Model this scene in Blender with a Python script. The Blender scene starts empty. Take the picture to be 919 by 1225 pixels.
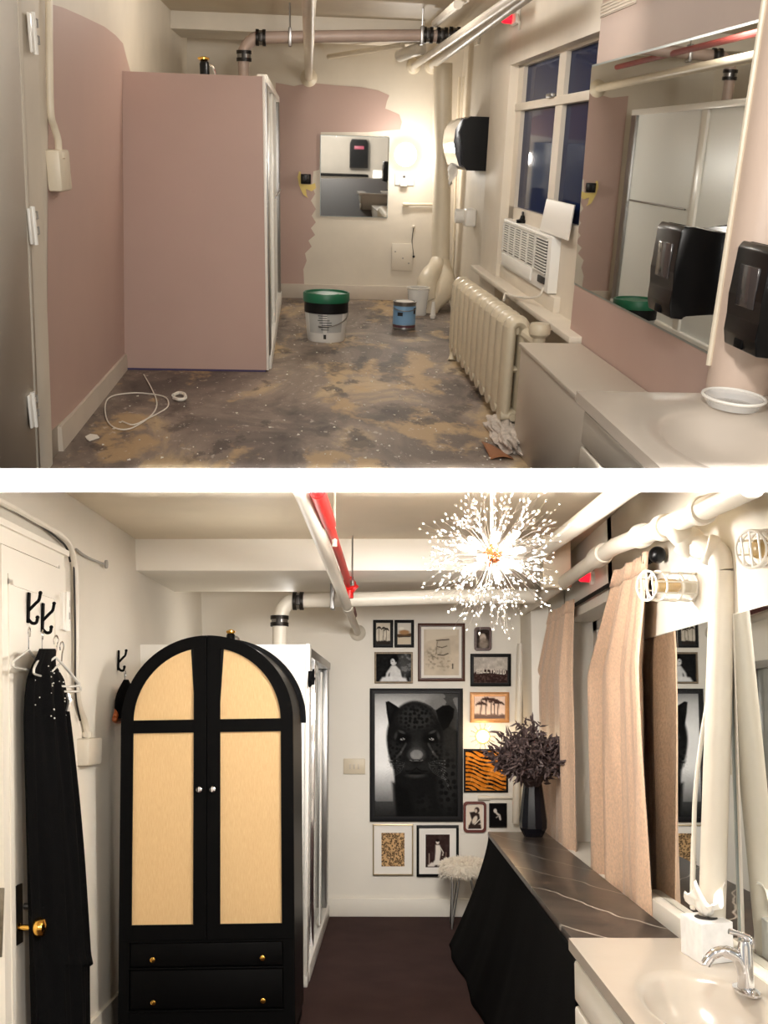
# Two storeys of one old building, seen through the cut-open front: the upper room is a bare
# dressing room under renovation, the lower one is the same kind of room, furnished.
import bpy, bmesh, math, random
import numpy as np
from mathutils import Vector, Matrix
random.seed(7); np.random.seed(7)
SC = bpy.context.scene
COL = SC.collection
PI = math.pi

# ---------------------------------------------------------------- camera and the two room frames
F, CX, CY = 1250.0, 459.5, 720.0            # focal length and principal point for a 919 x 1225 frame

def basis(vx, vy):                          # rows: a room's X (right), Y (depth), Z (up) seen in camera axes
    v = Vector(((vx-CX)/F, -(vy-CY)/F, -1)).normalized()
    x = v.cross(Vector((0, 1, 0))).normalized()
    return Matrix((x, v, x.cross(v)))
RB, RA = basis(469, 850), basis(365, 172)
HB, HA = 1.55, 1.45                         # eye height above each floor
EYE = Vector((0, 0, HB))
R_UP = RB @ RA.transposed()                 # the upper storey is pitched as a whole (a rigid turn)
M_B = Matrix.Identity(4)
M_A = Matrix.Translation(EYE) @ R_UP.to_4x4() @ Matrix.Translation((0, 0, -HA))
ROOM = 'B'
def room(r):
    global ROOM
    ROOM = r
def MR(): return M_A if ROOM == 'A' else M_B
def eye(): return Vector((0, 0, HA if ROOM == 'A' else HB))
def ray(px, py): return (RA if ROOM == 'A' else RB) @ Vector(((px-CX)/F, -(py-CY)/F, -1))
def at(px, py, X=None, Y=None, Z=None, pl=None):
    """the point of a plane (X=, Y=, Z= or (point, normal)) that the photograph shows at px, py"""
    d, o = ray(px, py), eye()
    if pl: t = (Vector(pl[0])-o).dot(Vector(pl[1]))/d.dot(Vector(pl[1]))
    elif X is not None: t = (X-o.x)/d.x
    elif Y is not None: t = (Y-o.y)/d.y
    else: t = (Z-o.z)/d.z
    return o+d*t

cam = bpy.data.cameras.new('camera'); co = bpy.data.objects.new('camera', cam); COL.objects.link(co)
cam.sensor_fit = 'HORIZONTAL'; cam.sensor_width = 36; cam.lens = 36*F/919
cam.shift_y = (CY-612.5)/919; cam.shift_x = 0; cam.clip_start = .05; cam.clip_end = 100
co.matrix_world = Matrix.Translation(EYE) @ RB.to_4x4()
SC.camera = co

# ---------------------------------------------------------------- materials
def lin(c): return tuple(((v/255)/12.92 if v/255 <= .04045 else ((v/255+.055)/1.055)**2.4) for v in c)
def npl(a):
    a = np.clip(np.asarray(a, float), 0, 255)/255
    return np.where(a <= .04045, a/12.92, ((a+.055)/1.055)**2.4)
def newmat(name):
    m = bpy.data.materials.new(name); m.use_nodes = True
    nt = m.node_tree; return m, nt, nt.nodes['Principled BSDF']
def mat(name, col, rough=.5, metal=0, var=0, scale=8, bump=0, bscale=60, spec=.5, sheen=0, coat=0, stretch=None, trans=0, alpha=1):
    m, nt, b = newmat(name); c = lin(col)
    b.inputs['Base Color'].default_value = (*c, 1); b.inputs['Roughness'].default_value = rough
    b.inputs['Metallic'].default_value = metal; b.inputs['Specular IOR Level'].default_value = spec
    if sheen: b.inputs['Sheen Weight'].default_value = sheen
    if coat: b.inputs['Coat Weight'].default_value = coat
    if trans: b.inputs['Transmission Weight'].default_value = trans
    b.inputs['Alpha'].default_value = alpha
    if var or bump:
        tc = nt.nodes.new('ShaderNodeTexCoord'); mp = nt.nodes.new('ShaderNodeMapping')
        nt.links.new(tc.outputs['Object'], mp.inputs['Vector'])
        if stretch: mp.inputs['Scale'].default_value = stretch
    if var:
        n = nt.nodes.new('ShaderNodeTexNoise'); n.inputs['Scale'].default_value = scale; n.inputs['Detail'].default_value = 6
        r = nt.nodes.new('ShaderNodeValToRGB')
        r.color_ramp.elements[0].position = .3; r.color_ramp.elements[1].position = .7
        r.color_ramp.elements[0].color = (*[v*(1-var) for v in c], 1); r.color_ramp.elements[1].color = (*[min(1, v*(1+var)) for v in c], 1)
        nt.links.new(mp.outputs[0], n.inputs['Vector']); nt.links.new(n.outputs['Fac'], r.inputs['Fac']); nt.links.new(r.outputs['Color'], b.inputs['Base Color'])
    if bump:
        n2 = nt.nodes.new('ShaderNodeTexNoise'); n2.inputs['Scale'].default_value = bscale; n2.inputs['Detail'].default_value = 4
        bp = nt.nodes.new('ShaderNodeBump'); bp.inputs['Strength'].default_value = bump; bp.inputs['Distance'].default_value = .01
        nt.links.new(mp.outputs[0], n2.inputs['Vector']); nt.links.new(n2.outputs['Fac'], bp.inputs['Height']); nt.links.new(bp.outputs['Normal'], b.inputs['Normal'])
    return m
def glow(name, col, strength):
    m, nt, b = newmat(name)
    b.inputs['Base Color'].default_value = (*lin(col), 1)
    b.inputs['Emission Color'].default_value = (*lin(col), 1); b.inputs['Emission Strength'].default_value = strength
    return m
def ramp_noise(name, stops, scale, detail=8, rough=.8, dist=.6, bump=.3, extra=None, stretch=None):
    """noise driven colour ramp, optionally mixed with specks / a second layer"""
    m, nt, b = newmat(name); N = nt.nodes.new; L = nt.links.new
    tc = N('ShaderNodeTexCoord'); mp = N('ShaderNodeMapping'); L(tc.outputs['Object'], mp.inputs['Vector'])
    if stretch: mp.inputs['Scale'].default_value = stretch
    n = N('ShaderNodeTexNoise'); n.inputs['Scale'].default_value = scale; n.inputs['Detail'].default_value = detail
    n.inputs['Roughness'].default_value = .62; n.inputs['Distortion'].default_value = dist
    L(mp.outputs[0], n.inputs['Vector'])
    r = N('ShaderNodeValToRGB'); els = r.color_ramp.elements
    while len(els) < len(stops): els.new(.5)
    for e, (p, c) in zip(els, stops): e.position = p; e.color = (*lin(c), 1)
    L(n.outputs['Fac'], r.inputs['Fac']); out = r.outputs['Color']
    for (sc2, p0, p1, c2, amt) in (extra or []):
        n2 = N('ShaderNodeTexNoise'); n2.inputs['Scale'].default_value = sc2; n2.inputs['Detail'].default_value = 7; n2.inputs['Roughness'].default_value = .6
        L(mp.outputs[0], n2.inputs['Vector'])
        r2 = N('ShaderNodeValToRGB'); r2.color_ramp.elements[0].position = p0; r2.color_ramp.elements[1].position = p1
        r2.color_ramp.elements[0].color = (0, 0, 0, 1); r2.color_ramp.elements[1].color = (amt, amt, amt, 1)
        L(n2.outputs['Fac'], r2.inputs['Fac'])
        mx = N('ShaderNodeMix'); mx.data_type = 'RGBA'; L(r2.outputs['Color'], mx.inputs['Factor'])
        L(out, mx.inputs['A']); mx.inputs['B'].default_value = (*lin(c2), 1); out = mx.outputs['Result']
    L(out, b.inputs['Base Color']); b.inputs['Roughness'].default_value = rough
    if bump:
        bp = N('ShaderNodeBump'); bp.inputs['Strength'].default_value = bump; bp.inputs['Distance'].default_value = .01
        L(n.outputs['Fac'], bp.inputs['Height']); L(bp.outputs['Normal'], b.inputs['Normal'])
    return m

M = {}
M['cream'] = mat('cream_paint', (218, 208, 192), .55, var=.05, scale=3, bump=.06, bscale=25)
M['cream_dull'] = mat('dull_cream_paint', (205, 193, 178), .6, var=.05, scale=3, bump=.06, bscale=25)
M['pink'] = mat('dusty_pink_paint', (188, 160, 149), .55, var=.03, scale=2, bump=.05, bscale=30)
M['pale_pink'] = mat('pale_pinkish_paint', (184, 162, 149), .55, var=.03, scale=2)
M['white_wall'] = mat('white_wall_paint', (232, 225, 213), .5, var=.03, scale=2, bump=.07, bscale=22)
M['ceiling'] = mat('ceiling_paint', (205, 190, 165), .5, var=.06, scale=2, bump=.05, bscale=15)
M['brown_ceiling'] = mat('brown_ceiling_paint', (150, 120, 105), .6, var=.05)
M['concrete'] = ramp_noise('patchy_concrete', [(.32, (70, 60, 56)), (.44, (110, 98, 90)), (.53, (140, 126, 114)), (.60, (178, 156, 124)), (.75, (200, 180, 150))], 1.5, 12, .6, .7, .5,
    extra=[(2.3, .54, .60, (182, 154, 114), .8), (2.9, .57, .63, (74, 62, 56), .75), (6, .60, .64, (62, 52, 48), .7), (24, .62, .68, (206, 196, 184), .6), (70, .67, .72, (232, 228, 220), .7)], stretch=(1, .55, 1))
M['carpet'] = mat('dark_plum_carpet', (70, 53, 51), .95, var=.12, scale=5, bump=.6, bscale=260, spec=.1)
M['white'] = mat('white_enamel', (236, 232, 224), .28)
M['white_matte'] = mat('white_matte_paint', (234, 229, 218), .6)
M['divider_white'] = mat('white_divider_edge', (250, 250, 249), .6)
M['pipe_white'] = mat('white_painted_pipe', (216, 208, 194), .38, var=.03, bump=.12, bscale=40)
M['pipe_cream'] = mat('cream_painted_pipe', (222, 210, 188), .4, var=.04, bump=.1, bscale=40)
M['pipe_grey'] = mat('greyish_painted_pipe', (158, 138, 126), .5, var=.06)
M['pipe_red'] = mat('red_painted_pipe', (205, 28, 26), .4, var=.08)
M['pipe_darkred'] = mat('dark_red_pipe', (110, 40, 40), .5)
M['black'] = mat('black_plastic', (9, 9, 10), .3, spec=.25)
M['black_matte'] = mat('black_matte_paint', (8, 8, 9), .6, spec=.07)
M['black_cloth'] = mat('black_cloth', (8, 8, 9), .95, spec=.08, bump=.3, bscale=160)
M['chrome'] = mat('chrome', (225, 225, 228), .09, 1)
M['steel'] = mat('brushed_steel', (150, 148, 146), .35, 1)
M['dark_metal'] = mat('dark_metal', (50, 47, 45), .4, .8)
M['brass'] = mat('polished_brass', (226, 176, 84), .18, 1)
M['mirror'] = mat('mirror_silver', (226, 228, 226), .015, 1)
M['glass_edge'] = mat('mirror_edge', (150, 158, 155), .3, .5)
M['night_glass'] = mat('night_window_glass', (26, 38, 72), .04, spec=.02)
M['frosted'] = mat('frosted_white_panel', (236, 238, 236), .35)
M['green'] = mat('dark_green_plastic', (14, 92, 62), .4)
M['bucket'] = mat('white_bucket_plastic', (226, 224, 220), .4)
M['label_grey'] = mat('grey_print', (176, 176, 174), .5)
M['ink'] = mat('black_print', (35, 35, 36), .5)
M['blue'] = mat('blue_can_label', (120, 160, 196), .4)
M['clear'] = mat('clear_plastic', (240, 240, 238), .2, alpha=.35)
M['yellow'] = mat('torn_yellow_paper', (232, 208, 128), .8)
M['paper'] = mat('white_paper', (244, 240, 232), .8)
M['grille_dark'] = mat('dark_grille_gap', (52, 48, 46), .8)
M['ac_white'] = mat('white_appliance_plastic', (234, 232, 226), .45)
M['ac_grey'] = mat('grey_appliance_vent', (150, 145, 138), .6)
M['radiator'] = mat('cream_enamel', (200, 188, 164), .36, var=.05, scale=10)
M['cabinet_w'] = mat('white_laminate', (204, 194, 180), .45)
M['vanity_top'] = mat('cultured_marble_top', (192, 180, 167), .2, var=.03, scale=4)
M['red_light'] = glow('red_alarm_light', (255, 20, 40), 2.2)
M['bulb'] = glow('lit_bulb', (255, 240, 214), 6)
M['chand_bulb'] = glow('lit_chandelier_bulb', (255, 246, 232), 8)
M['crystal'] = mat('white_crystal', (226, 220, 212), .15, spec=.6)
M['crystal'].node_tree.nodes['Principled BSDF'].inputs['Transmission Weight'].default_value = .0
M['wire'] = mat('silver_wire', (220, 214, 208), .25, .7)
M['spray_wire'] = mat('fine_spray_wire', (150, 142, 136), .3, .8)
M['copper'] = mat('rose_copper_hub', (222, 140, 92), .25, .9)
M['cane'] = ramp_noise('pale_woven_cane', [(.3, (228, 188, 134)), (.7, (243, 210, 158))], 9, 3, .6, 0, .1, stretch=(60, 1, 3))
M['marble'] = ramp_noise('dark_veined_marble', [(.35, (46, 41, 38)), (.6, (72, 62, 55)), (.8, (100, 84, 70))], 3, 8, .3, 1.2, 0)
M['velvet'] = mat('champagne_velvet', (218, 184, 156), .42, var=.15, scale=120, bump=.2, bscale=120, sheen=.15, stretch=(1, .8, .6))
M['fur'] = mat('white_fur', (240, 230, 214), .9)
M['leaf'] = mat('dried_dark_leaf', (88, 72, 70), .6, var=.25, scale=30)
M['vase'] = mat('black_ceramic', (16, 16, 22), .22)
M['amber'] = mat('amber_glass', (205, 175, 120), .15, alpha=.75)
M['gold_frame'] = mat('antique_gold_wood', (196, 142, 92), .4, .3, var=.1, scale=30)
M['brown_frame'] = mat('dark_brown_wood', (74, 42, 30), .4, var=.1, scale=30)
M['red_frame'] = mat('red_brown_wood', (96, 40, 30), .35)
M['thin_gold'] = mat('pale_gold_metal', (190, 172, 140), .3, .6)
M['silver_frame'] = mat('aged_silver_frame', (128, 112, 92), .45, .3, var=.3, scale=60)
M['mat_white'] = mat('white_picture_mat', (236, 230, 222), .8)
M['frame_black'] = mat('black_frame', (12, 11, 12), .5, spec=.2)
M['frame_charcoal'] = mat('charcoal_frame', (30, 29, 31), .5, spec=.2)
M['orange_wood'] = mat('orange_hanger_wood', (196, 104, 50), .4)
M['old_plate'] = mat('tarnished_nickel', (120, 112, 98), .35, .85, var=.3, scale=40)
M['switch_plate'] = mat('cream_switch_plate', (214, 200, 176), .45)
M['cord'] = mat('white_cord', (226, 220, 208), .5)
M['rag'] = mat('crumpled_grey_rag', (196, 186, 176), .9, var=.2, scale=30)
M['blue_white'] = mat('white_window_sheer', (218, 224, 228), .7)
M['tape'] = mat('blue_masking_tape', (72, 62, 96), .7)
M['basin_cream'] = mat('cream_basin_top', (184, 174, 162), .2, var=.03, scale=4)
M['tissue'] = mat('white_tissue', (250, 246, 238), .9)
M['tissue_box'] = mat('pale_marbled_carton', (226, 224, 222), .5, var=.08, scale=25)

# thin pale veins across the marble, drawn by a stretched wave
def add_veins(m):
    nt = m.node_tree; b = nt.nodes['Principled BSDF']; N = nt.nodes.new; L = nt.links.new
    old = b.inputs['Base Color'].links[0].from_socket
    tc = N('ShaderNodeTexCoord'); mp = N('ShaderNodeMapping'); mp.inputs['Rotation'].default_value = (0, 0, -.39); L(tc.outputs['Object'], mp.inputs['Vector'])
    w = N('ShaderNodeTexWave'); w.inputs['Scale'].default_value = 1.15; w.inputs['Distortion'].default_value = 3.2; w.inputs['Detail'].default_value = 3; w.inputs['Detail Scale'].default_value = 1.1
    L(mp.outputs[0], w.inputs['Vector'])
    r = N('ShaderNodeValToRGB'); e = r.color_ramp.elements; e[0].position = .9991; e[0].color = (0, 0, 0, 1); e[1].position = .99995; e[1].color = (.6, .6, .6, 1)
    L(w.outputs['Fac'], r.inputs['Fac'])
    mx = N('ShaderNodeMix'); mx.data_type = 'RGBA'; L(r.outputs['Color'], mx.inputs['Factor']); L(old, mx.inputs['A']); mx.inputs['B'].default_value = (*lin((206, 196, 184)), 1)
    L(mx.outputs['Result'], b.inputs['Base Color'])
add_veins(M['marble'])

def print_mat():
    m, nt, b = newmat('printed_picture')
    a = nt.nodes.new('ShaderNodeAttribute'); a.attribute_name = 'print'
    nt.links.new(a.outputs['Color'], b.inputs['Base Color']); b.inputs['Roughness'].default_value = .7; b.inputs['Specular IOR Level'].default_value = .06
    return m
M['print'] = print_mat()

# ---------------------------------------------------------------- mesh building
class MB:
    """collects shapes given in room coordinates and links them as ONE mesh object"""
    def __init__(s): s.bm = bmesh.new(); s.m = 0
    def _new(s, vs, fs):
        V = [s.bm.verts.new(v) for v in vs]; out = []
        for f in fs:
            try: fc = s.bm.faces.new([V[i] for i in f]); fc.material_index = s.m; out.append(fc)
            except ValueError: pass
        return V, out
    def hexa(s, p):            # 8 corners: bottom loop, top loop
        s._new(p, [(3, 2, 1, 0), (4, 5, 6, 7), (0, 1, 5, 4), (1, 2, 6, 5), (2, 3, 7, 6), (3, 0, 4, 7)]); return s
    def box(s, lo, hi, bev=0, seg=2, rot=None, piv=None):
        lo, hi = Vector(lo), Vector(hi)
        x0, y0, z0 = [min(a, b) for a, b in zip(lo, hi)]; x1, y1, z1 = [max(a, b) for a, b in zip(lo, hi)]
        p = [Vector(q) for q in ((x0, y0, z0), (x1, y0, z0), (x1, y1, z0), (x0, y1, z0), (x0, y0, z1), (x1, y0, z1), (x1, y1, z1), (x0, y1, z1))]
        if rot is not None:
            c = Vector(piv) if piv is not None else (lo+hi)/2
            p = [c+rot@(q-c) for q in p]
        V, Fc = s._new(p, [(3, 2, 1, 0), (4, 5, 6, 7), (0, 1, 5, 4), (1, 2, 6, 5), (2, 3, 7, 6), (3, 0, 4, 7)])
        if bev:
            es = list({e for f in Fc for e in f.edges})
            bmesh.ops.bevel(s.bm, geom=es, offset=min(bev, .49*min(x1-x0, y1-y0, z1-z0)), segments=seg, affect='EDGES', profile=.5, material=-1)
        return s
    def cyl(s, p0, p1, r0, r1=None, n=20, bev=0): return s.tube([p0, p1], [r0, r0 if r1 is None else r1], n)
    def tube(s, pts, r, n=10, closed=False, cap=True):
        pts = [Vector(p) for p in pts]; k = len(pts)
        rs = r if isinstance(r, (list, tuple)) else [r]*k
        tans = []
        for i in range(k):
            a = pts[i-1] if (i > 0 or closed) else pts[i]; b = pts[(i+1) % k] if (i < k-1 or closed) else pts[i]
            t = b-a; tans.append(t.normalized() if t.length > 1e-9 else Vector((0, 0, 1)))
        u = tans[0].orthogonal().normalized(); rings = []
        for i in range(k):
            t = tans[i]; u = u-t*u.dot(t)
            u = u.normalized() if u.length > 1e-6 else t.orthogonal().normalized(); w = t.cross(u)
            rings.append([s.bm.verts.new(pts[i]+(u*math.cos(2*PI*j/n)+w*math.sin(2*PI*j/n))*rs[i]) for j in range(n)])
        for i in range(k if closed else k-1):
            a, b = rings[i], rings[(i+1) % k]
            for j in range(n):
                f = s.bm.faces.new((a[j], a[(j+1) % n], b[(j+1) % n], b[j])); f.material_index = s.m
        if cap and not closed:
            f = s.bm.faces.new(list(reversed(rings[0]))); f.material_index = s.m
            f = s.bm.faces.new(rings[-1]); f.material_index = s.m
        return s
    def lathe(s, c, prof, n=32, axis=(0, 0, 1), sx=1, sy=1):
        c = Vector(c); w = Vector(axis).normalized()
        if abs(w.z) > .99: u, v = Vector((1, 0, 0)), Vector((0, 1, 0))*(1 if w.z > 0 else -1)
        else: u = Vector((0, 0, 1)).cross(w).normalized(); v = w.cross(u)
        rings = []
        for r, z in prof:
            if r < 1e-6: rings.append([s.bm.verts.new(c+w*z)])
            else: rings.append([s.bm.verts.new(c+w*z+u*(math.cos(2*PI*j/n)*r*sx)+v*(math.sin(2*PI*j/n)*r*sy)) for j in range(n)])
        for a, b in zip(rings, rings[1:]):
            for j in range(n):
                j2 = (j+1) % n
                if len(a) == 1 and len(b) == 1: continue
                q = (a[0], b[j2], b[j]) if len(a) == 1 else (a[j], a[j2], b[0]) if len(b) == 1 else (a[j], a[j2], b[j2], b[j])
                f = s.bm.faces.new(q); f.material_index = s.m
        return s
    def ball(s, c, r, sub=2, scale=(1, 1, 1)):
        n0 = len(s.bm.faces)
        mm = Matrix.Translation(Vector(c)) @ Matrix.Diagonal((*[r*q for q in scale], 1))
        bmesh.ops.create_icosphere(s.bm, subdivisions=sub, radius=1, matrix=mm)
        s.bm.faces.ensure_lookup_table()
        for f in s.bm.faces[n0:]: f.material_index = s.m
        return s
    def prism(s, pts, vec):
        a = [s.bm.verts.new(p) for p in pts]; b = [s.bm.verts.new(Vector(p)+Vector(vec)) for p in pts]; n = len(a)
        for f in (list(reversed(a)), b): q = s.bm.faces.new(f); q.material_index = s.m
        for i in range(n): q = s.bm.faces.new((a[i], a[(i+1) % n], b[(i+1) % n], b[i])); q.material_index = s.m
        return s
    def ringprism(s, outer, inner, vec):       # a frame: outer and inner loop of equal count
        vec = Vector(vec); n = len(outer)
        A = [s.bm.verts.new(p) for p in outer]; B = [s.bm.verts.new(p) for p in inner]
        A2 = [s.bm.verts.new(Vector(p)+vec) for p in outer]; B2 = [s.bm.verts.new(Vector(p)+vec) for p in inner]
        for i in range(n):
            j = (i+1) % n
            for q in ((A[i], B[i], B[j], A[j]), (A2[i], A2[j], B2[j], B2[i]), (A[i], A[j], A2[j], A2[i]), (B[i], B2[i], B2[j], B[j])):
                f = s.bm.faces.new(q); f.material_index = s.m
        return s
    def grid(s, fn, nu, nv, closed_u=False):
        V = [[s.bm.verts.new(fn(i/(nu if closed_u else nu-1), j/(nv-1))) for j in range(nv)] for i in range(nu)]
        for i in range(nu if closed_u else nu-1):
            for j in range(nv-1):
                f = s.bm.faces.new((V[i][j], V[(i+1) % nu][j], V[(i+1) % nu][j+1], V[i][j+1])); f.material_index = s.m
        return s
    def build(s, name, m, parent=None, smooth=35, solid=0):
        bmesh.ops.recalc_face_normals(s.bm, faces=s.bm.faces[:])
        vs = [v.co for v in s.bm.verts]
        if parent is not None: o0 = Vector(parent['_o'])
        else:
            lo = Vector([min(v[i] for v in vs) for i in range(3)]); hi = Vector([max(v[i] for v in vs) for i in range(3)])
            o0 = Vector(((lo.x+hi.x)/2, (lo.y+hi.y)/2, lo.z))
        bmesh.ops.translate(s.bm, verts=s.bm.verts[:], vec=-o0)
        me = bpy.data.meshes.new(name); s.bm.to_mesh(me); s.bm.free()
        for q in (m if isinstance(m, (list, tuple)) else [m]): me.materials.append(q)
        if smooth:
            me.polygons.foreach_set('use_smooth', [True]*len(me.polygons))
            me.set_sharp_from_angle(angle=math.radians(smooth))
        o = bpy.data.objects.new(name, me); COL.objects.link(o)
        if parent is not None: o.parent = parent
        else: o.matrix_world = MR() @ Matrix.Translation(o0)
        o['_o'] = tuple(o0); o['_r'] = ROOM
        if solid:
            md = o.modifiers.new('thickness', 'SOLIDIFY'); md.thickness = solid; md.offset = 0
        return o

def tag(o, label, cat, group=None, kind=None):
    o['label'] = label; o['category'] = cat
    if group: o['group'] = group
    if kind: o['kind'] = kind
    return o
def thing(name, label, cat, loc, group=None):
    o = bpy.data.objects.new(name, None); COL.objects.link(o); o.empty_display_size = .05
    o.matrix_world = MR() @ Matrix.Translation(Vector(loc)); o['_o'] = tuple(loc); o['_r'] = ROOM
    return tag(o, label, cat, group)
def struct(name, mb, m, label, cat, smooth=35): return tag(mb.build(name, m, None, smooth), label, cat, None, 'structure')
def V(*a): return Vector(a)
def arc(c, r, a0, a1, n, u=(1, 0, 0), v=(0, 0, 1)):
    c, u, v = Vector(c), Vector(u), Vector(v)
    return [c+u*(r*math.cos(a0+(a1-a0)*i/(n-1)))+v*(r*math.sin(a0+(a1-a0)*i/(n-1))) for i in range(n)]
def spline(pts, n=6):          # Catmull-Rom through points
    P = [Vector(p) for p in pts]; P = [P[0]*2-P[1]]+P+[P[-1]*2-P[-2]]; out = []
    for i in range(1, len(P)-2):
        for k in range(n):
            t = k/n; a, b, c, d = P[i-1:i+3]
            out.append(.5*((2*b)+(c-a)*t+(2*a-5*b+4*c-d)*t*t+(3*b-a-3*c+d)*t**3))
    out.append(P[-2]); return out
def lamp(name, loc, energy, radius=.05, color=(1, .86, .68)):
    l = bpy.data.lights.new(name, 'POINT'); l.energy = energy; l.shadow_soft_size = radius; l.color = color
    o = bpy.data.objects.new(name, l); COL.objects.link(o); o.matrix_world = MR() @ Matrix.Translation(Vector(loc)); return o
def arealamp(name, loc, target, energy, sx, sy, color=(1, .9, .76), spread=180):
    l = bpy.data.lights.new(name, 'AREA'); l.shape = 'RECTANGLE'; l.size = sx; l.size_y = sy; l.energy = energy; l.color = color; l.spread = math.radians(spread)
    o = bpy.data.objects.new(name, l); COL.objects.link(o)
    q = (Vector(target)-Vector(loc)).to_track_quat('-Z', 'Y')
    o.matrix_world = MR() @ (Matrix.Translation(Vector(loc)) @ q.to_matrix().to_4x4()); return o
# ================================================================= THE UPPER ROOM (under renovation)
room('A')
def LA(px, py, off=0.): return at(px, py, pl=((-1.233+off, 0, 0), (1, 0, -.06)))
def xl(z): return -1.233+.06*z
YB = 11.1; CZ = 2.41; XR = 1.44
# ---- shell
struct('floor', MB().box((-1.6, 4.3, -.06), (1.9, YB+.2, 0)), M['concrete'], 'stained bare concrete floor of the upper room', 'floor', 0)
b = MB(); b.hexa([V(xl(-.1)-.15, 2.4, -.1), V(xl(-.1), 2.4, -.1), V(xl(-.1), YB+.1, -.1), V(xl(-.1)-.15, YB+.1, -.1), V(xl(2.8)-.15, 2.4, 2.8), V(xl(2.8), 2.4, 2.8), V(xl(2.8), YB+.1, 2.8), V(xl(2.8)-.15, YB+.1, 2.8)])
wl = struct('wall_left', b, M['cream'], 'left wall of the upper room, half painted dusty pink', 'wall')
b = MB(); pts = [LA(*p, .0025) for p in ((58, 4), (75, 9), (98, 19), (125, 32), (138, 42), (147, 52), (151, 68), (156, 86), (156, 428), (56, 520))]; b.prism(pts, (.001, 0, 0))
b.build('paint_patch', M['pink'], wl)['label'] = 'pink paint ending in a curved edge'
b = MB(); b.box((-1.4, YB, -.1), (1.7, YB+.15, 2.8)); wb = struct('wall_back', b, M['cream'], 'back wall of the upper room, cream with an unfinished pink patch', 'wall')
edge = [(330, 99), (352, 103), (372, 99), (400, 102), (430, 104), (452, 108), (466, 114), (463, 121), (461, 130), (478, 137), (481, 146), (479, 155), (440, 158), (384, 158), (382, 203), (375, 205), (373, 222), (377, 232), (372, 240), (378, 250), (373, 258), (378, 266), (372, 273), (377, 281), (369, 288), (373, 295), (365, 303), (367, 312), (363, 322), (364, 341), (330, 341)]
b = MB(); b.prism([at(*p, Y=YB-.001) for p in edge], (0, -.001, 0)); b.build('paint_patch', M['pink'], wb)['label'] = 'unfinished pink paint with a ragged edge'
b = MB()
b.box((1.5, 8.9, -.1), (1.9, YB, 2.8)); b.box((XR, 8.17, -.1), (1.9, 8.95, 2.8), .01)
b.box((1.5, 5.7, -.1), (1.9, 8.2, .57)); b.box((XR, 5.7, 2.0), (1.9, 8.2, 2.8)); b.box((XR, 3.62, -.1), (1.9, 5.72, 2.8)); b.box((1.62, 2.2, -.1), (1.9, 3.62, 2.8))
b.box((1.78, 5.7, .5), (1.9, 8.2, 2.1))
wr = struct('wall_right', b, M['cream'], 'right wall of the upper room with a recessed window', 'wall')
b = MB(); b.prism([V(XR-.001, 3.63, .5), V(XR-.001, 5.715, .5), V(XR-.001, 5.715, .83), V(XR-.001, 3.63, .83)], (-.001, 0, 0)); b.build('paint_patch', M['pink'], wr)['label'] = 'pink paint below the big mirror'
b = MB(); b.prism([V(XR-.001, 3.63, 1.8), V(XR-.001, 5.715, 1.8), V(XR-.001, 5.715, 2.4), V(XR-.001, 3.63, 2.4)], (-.001, 0, 0)); b.build('paint_patch', M['pale_pink'], wr)['label'] = 'pale pinkish paint above the big mirror'
struct('ceiling', MB().box((-1.5, 4.0, CZ), (1.9, YB+.1, CZ+.1)), M['ceiling'], 'plaster ceiling of the upper room', 'ceiling')
struct('trim_1', MB().box((-1.2, 9.8, CZ-.13), (.99, 10.6, CZ+.01), .006), M['cream'], 'cream ceiling beam above the shower in the upper room', 'beam')
zb = at(400, 341, Y=YB-.03).z
b = MB(); b.box((-.3, YB-.03, 0), (1.5, YB, zb), .004); struct('baseboard_back', b, M['cream_dull'], 'cream baseboard along the upper back wall', 'baseboard')
b = MB(); b.hexa([V(xl(0), 5.2, 0), V(xl(0)+.025, 5.2, 0), V(xl(0)+.025, 7.28, 0), V(xl(0), 7.28, 0), V(xl(.12), 5.2, .125), V(xl(.12)+.02, 5.2, .125), V(xl(.12)+.02, 7.28, .105), V(xl(.12), 7.28, .105)])
struct('baseboard_left', b, M['cream_dull'], 'scuffed pinkish baseboard beside the pink shower side', 'baseboard')
struct('baseboard_right', MB().box((1.47, 9.3, 0), (1.5, YB, .14), .004), M['cream_dull'], 'cream baseboard behind the waste pipe', 'baseboard')
# door in the left wall, hinged on the far side
yd1, yd2 = LA(33, 300, .035).y, LA(54, 300, .022).y
b = MB(); b.hexa([V(xl(z)+dx, y, z) for z in (0, 2.5) for dx, y in ((0, 3.0), (.035, 3.0), (.035, yd1), (0, yd1))])
dr = struct('door_1', b, M['white_wall'], 'cream door at the left edge of the upper room', 'door')
b = MB(); b.hexa([V(xl(z)+dx, y, z) for z in (0, 2.5) for dx, y in ((0, yd1+.012), (.022, yd1+.012), (.022, yd2), (0, yd2))])
b.hexa([V(xl(z)+dx, y, z) for z in (0, 2.5) for dx, y in ((0, yd1+.03), (.032, yd1+.03), (.032, yd1+.08), (0, yd1+.08))])
b.build('door_casing', M['cream'], dr)
for py in (40, 270, 490):
    p = LA(39, py, .045); b = MB(); b.box((p.x-.006, p.y-.05, p.z-.07), (p.x+.006, p.y+.05, p.z+.07), .003); b.cyl(p+V(.006, 0, -.075), p+V(.006, 0, .075), .011, n=10)
    h = b.build('hinge', M['white'], dr)
    b = MB()
    for dz in (-.035, .025): b.tube([p+V(.012, .02, dz), p+V(.014, .04, dz), p+V(.014, .04, dz+.028), p+V(.012, .02, dz+.028)], .004, 6)
    b.build('hinge_screw_plate', M['ac_grey'], h)
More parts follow.
